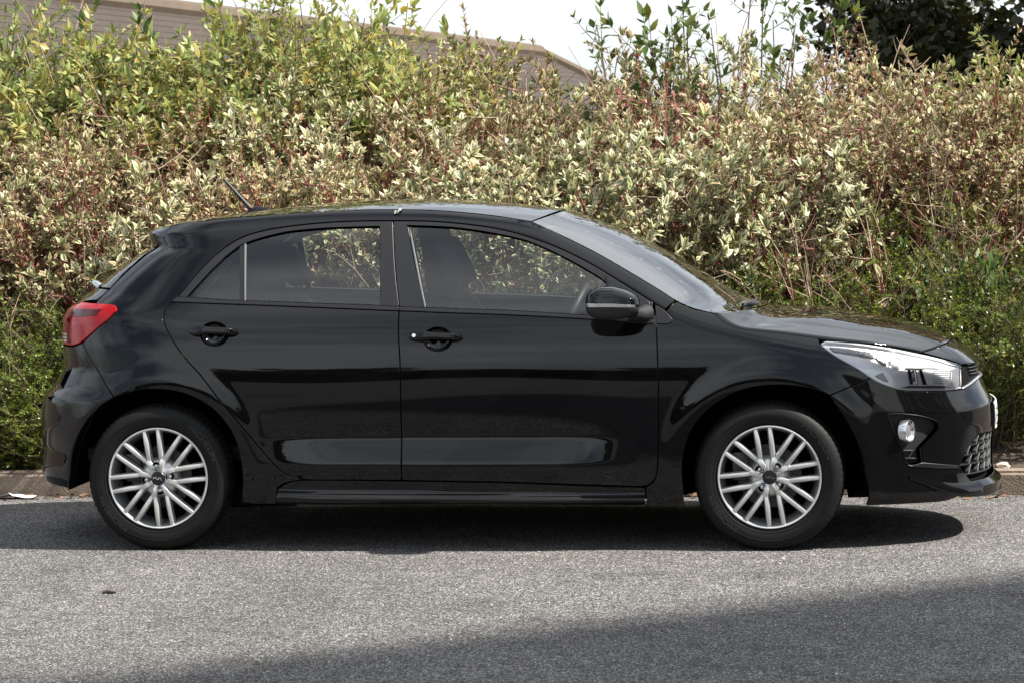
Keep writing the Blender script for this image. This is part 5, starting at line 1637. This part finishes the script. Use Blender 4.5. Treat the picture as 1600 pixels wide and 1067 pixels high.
for st_ in range(5):
    for i in range(5): block_window(1.4 + i * 2.3, 0.002, 1.7 + st_ * 2.8, 'y')
    for i in range(3): block_window(-0.002, -1.6 - i * 2.4, 1.7 + st_ * 2.8, 'x')
tag(shade_block, 'unseen brick block added right of the photographer to shade the foreground asphalt', 'added block')

dark_block = empty('unseen_dark_block', (-2.0, -34.0, 0))  # unseen low block, added to put a dark band into the door reflections
M['cladding'] = add_noise_variation(pmat('dark_cladding', (0.035, 0.036, 0.04), 0.7), 2, 0.3)
M['roller'] = pmat('grey_roller_door', (0.11, 0.11, 0.115), 0.6)
b = MB(); b.box((-26, -8, -0.1), (26, 0, 2.2)); b.build('wall', M['cladding'], dark_block, smooth=False)
b = MB()
V = [(-26.3, 0.3, 2.18), (26.3, 0.3, 2.18), (26.3, -8.3, 2.18), (-26.3, -8.3, 2.18), (-26.3, -4, 2.7), (26.3, -4, 2.7)]
b.add(V, [(0, 1, 5, 4), (2, 3, 4, 5), (1, 2, 5), (3, 0, 4), (3, 2, 1, 0)]); b.build('roof', M['tiles'] if 'tiles' in M else M['cladding'], dark_block, smooth=False)
for i in range(9):
    b = MB(); b.box((-23.5 + i * 5.6, 0.0, 0.0), (-20.3 + i * 5.6, 0.05, 1.9), 0.01); b.build('roller_door', M['roller'], dark_block, smooth=False)
tag(dark_block, 'unseen low block added behind the camera to mirror as a dark band in the car doors', 'added block')

for i, (tx, ty, ts) in enumerate(((-13, -31, 0.62), (-9.5, -30, 0.5), (-6.8, -31, 0.66), (-2.5, -30.5, 0.45), (0.8, -31, 0.58), (4.4, -30, 0.52), (8.5, -31, 0.68))):  # unseen maple copies, added to make the reflected dark band uneven
    t_ = copy_tree(maple); t_.location = (tx, ty, -0.55 * ts); t_.scale = (ts * 1.25, ts, ts * 0.85); t_.rotation_euler = (0, 0, i * 1.3)
    tag(t_, 'small unseen maple added behind the camera to break up the reflection in the doors', 'tree', 'maples added for the door reflections')

# ------------------------------------------------------------------ house behind the hedge
house = empty('house')
hR = 2.05
def at_height(u, v, z):
    d = ray(u, v); return CAMP + d * ((z - CAMP[2]) / d[2])
zr = CH + hR
A = at_height(120, 0, zr); B = at_height(842, 84, zr)
dv = unit((B - A)[:2]); nv = np.array([dv[1], -dv[0]])     # towards the camera side
house.location = (float(B[0]), float(B[1]), 0)
A2 = B[:2] - dv * 24
span, drop = 3.6, 2.3
M['tiles'] = add_noise_variation(pmat('brown_roof_tile', (0.036, 0.026, 0.020), 0.9), 3, 0.35, 0.3, 60)
M['ridge'] = add_noise_variation(pmat('ridge_tile', (0.085, 0.062, 0.042), 0.85), 6, 0.25)
M['render'] = add_noise_variation(pmat('house_wall', (0.42, 0.36, 0.29), 0.9), 4, 0.15)
L3 = lambda p2, z: (p2[0] - B[0], p2[1] - B[1], z)
nc = 30
for side in (1, -1):
    for i in range(nc):
        f0, f1 = i / nc, (i + 1.12) / nc
        pts = []
        for f, lift in ((f0, 0.0), (f1, 0.010)):
            o2 = nv * side * span * f
            e0 = A2 + o2; e1 = B[:2] + o2 + dv * span * f
            pts.append((L3(e0, zr - drop * f + lift), L3(e1, zr - drop * f + lift)))
        V = [pts[0][0], pts[0][1], pts[1][1], pts[1][0]]
        V += [(x, y, z - 0.05) for x, y, z in V]
        mk('tile_course', V, [(0, 1, 2, 3), (7, 6, 5, 4), (3, 2, 6, 7), (1, 0, 4, 5), (2, 1, 5, 6), (0, 3, 7, 4)], M['tiles'], house, smooth=False)
for i in range(nc):
    f0, f1 = i / nc, (i + 1.12) / nc
    V = []
    for f, lift in ((f0, 0.0), (f1, 0.010)):
        for sd_ in (1, -1): V.append(L3(B[:2] + dv * span * f + nv * sd_ * span * f, zr - drop * f + lift))
    V = [V[0], V[1], V[3], V[2]] + [(x, y, z - .05) for x, y, z in (V[0], V[1], V[3], V[2])]
    mk('tile_course', V, [(0, 1, 2, 3), (7, 6, 5, 4), (3, 2, 6, 7), (1, 0, 4, 5), (2, 1, 5, 6), (0, 3, 7, 4)], M['tiles'], house, smooth=False)
b = MB()
b.tube([L3(A2, zr + .02), L3(B[:2], zr + .02)], 0.11, 8)
b.build('ridge', M['ridge'], house)
for sd_ in (1, -1):
    b = MB(); b.tube([L3(B[:2], zr + .02), L3(B[:2] + dv * span + nv * sd_ * span, zr - drop + .06)], 0.09, 8); b.build('hip', M['ridge'], house)
c0, c1 = A2 + nv * (span - .4), B[:2] + dv * (span - .4) + nv * (span - .4)
c2, c3 = B[:2] + dv * (span - .4) - nv * (span - .4), A2 - nv * (span - .4)
V = [L3(c, z) for z in (-0.5, zr - drop + 0.15) for c in (c0, c1, c2, c3)]
mk('wall', V, [(0, 1, 5, 4), (1, 2, 6, 5), (2, 3, 7, 6), (3, 0, 4, 7)], M['render'], house, smooth=False)
tag(house, 'house with brown tiled hipped roof showing above the hedge', 'house')

# ------------------------------------------------------------------ small things on the ground
M['litter'] = pmat('white_paper', (0.72, 0.72, 0.70), 0.7)
lp = on_ground(22, 779); gl = np.random.default_rng(3)
V, F = [], []
for i in range(6):
    for j in range(4):
        V.append((lp[0] - 0.10 + i * 0.04 + gl.normal(0, .008), lp[1] - .03 + j * .03 + gl.normal(0, .008), 0.005 + abs(gl.normal(0, .016)) * (1 if 0 < i < 5 else .3)))
for i in range(5):
    for j in range(3): F.append((i * 4 + j, (i + 1) * 4 + j, (i + 1) * 4 + j + 1, i * 4 + j + 1))
o = mk('paper_scrap', V, F, M['litter'], smooth=False); tag(o, 'crumpled white paper scrap by the kerb at the far left', 'litter')
tp = on_ground(171, 927)
b = MB(); b.tube([tp + np.array((-.028, 0, .006)), tp + np.array((-.005, .004, .010)), tp + np.array((.026, -.002, .007))], [.006, .009, .005], 7)
b.tube([tp + np.array((-.004, .004, .010)), tp + np.array((.010, .016, .012))], [.005, .002], 5)
o = b.build('twig_piece', M['bark']); tag(o, 'short dark twig lying on the asphalt at lower left', 'twig')
st = on_plane_y(1567, 729, 1.33)
bm = bmesh.new(); bmesh.ops.create_icosphere(bm, subdivisions=2, radius=0.032)
for v in bm.verts: v.co = Vector((v.co.x * 1.3, v.co.y, v.co.z * .7)) * random.uniform(.86, 1.1)
me = bpy.data.meshes.new('pebble'); bm.to_mesh(me); bm.free(); me.materials.append(pmat('pale_stone', (0.42, 0.36, 0.30), 0.9))
o = bpy.data.objects.new('pebble', me); COL.objects.link(o); o.location = (st[0], 1.36, 0.118); tag(o, 'pale pebble lying on the soil behind the kerb, right', 'stone')
# loose grit: far too many to count
gg = np.random.default_rng(11); ng = 5200
uv = np.stack([gg.uniform(-40, 1640, ng), 800 + 300 * gg.random(ng) ** 0.8], 1)
P = np.array([on_ground(u, v) for u, v in uv])
rs_ = gg.uniform(.0018, .0048, ng) * (1 + (gg.random(ng) < .04) * 0.9)
octa = np.array([(1, 0, 0), (-.8, .3, 0), (0, 1, .1), (.1, -1, 0), (0, 0, .8), (0, 0, -.5)])
ot = np.array([(0, 2, 4), (2, 1, 4), (1, 3, 4), (3, 0, 4)])
V = P[:, None] + octa[None] * (rs_[:, None, None] * gg.uniform(.6, 1.3, (ng, 6, 1))) + np.array([0, 0, .001])
T = (ot[None] + (np.arange(ng) * 6)[:, None, None]).reshape(-1, 3)
M['grit'] = leaf_mat('loose_grit', (0.24, 0.23, 0.22), (0.24, 0.23, 0.22), 0, 1, [(0, (.3, .3, .3)), (.5, (.7, .68, .65)), (.9, (1.2, 1.15, 1.1)), (1, (2.2, 2.1, 2.0))], 0.0, 0.9)
o = tri_mesh('loose_grit', V.reshape(-1, 3), T, M['grit'], None, np.zeros(ng * 6), np.repeat(gg.random(ng), 6))
tag(o, 'loose grit scattered over the asphalt', 'grit', kind='stuff')

# fallen leaves along the kerb and on the soil
gl = np.random.default_rng(21); nl = 1500
px_ = gl.uniform(-3.6, 3.6, nl); py_ = np.where(gl.random(nl) < 0.45, 1.14 - np.abs(gl.normal(0, .07, nl)), gl.uniform(1.3, 2.3, nl))
pz_ = np.where(py_ < 1.15, 0.004, bank_z(px_, py_) + 0.02)
P = np.stack([px_, py_, pz_], 1)
D = unit(np.stack([gl.normal(0, 1, nl), gl.normal(0, 1, nl), gl.normal(0, .25, nl)], 1)); N = unit(gl.normal(0, .3, (nl, 3)) + np.array([0, 0, 1]))
L = gl.uniform(.025, .06, nl)
V, T, E_, R_ = leaf_arrays(P, D, N, L, L * .5, gl, 'oval')
M['dead_leaf'] = leaf_mat('dead_leaf', (0.13, 0.075, 0.04), (0.20, 0.13, 0.075), 0.2, 0.9, [(0, (.5, .45, .4)), (.5, (1, 1, 1)), (.9, (1.3, 1.2, 1.0)), (1, (1.6, 1.7, 1.3))], 0.1, 0.8)
o = tri_mesh('leaf_litter', V, T, M['dead_leaf'], None, E_, R_)
tag(o, 'brown fallen leaves gathered along the kerb and soil', 'leaf litter', kind='stuff')
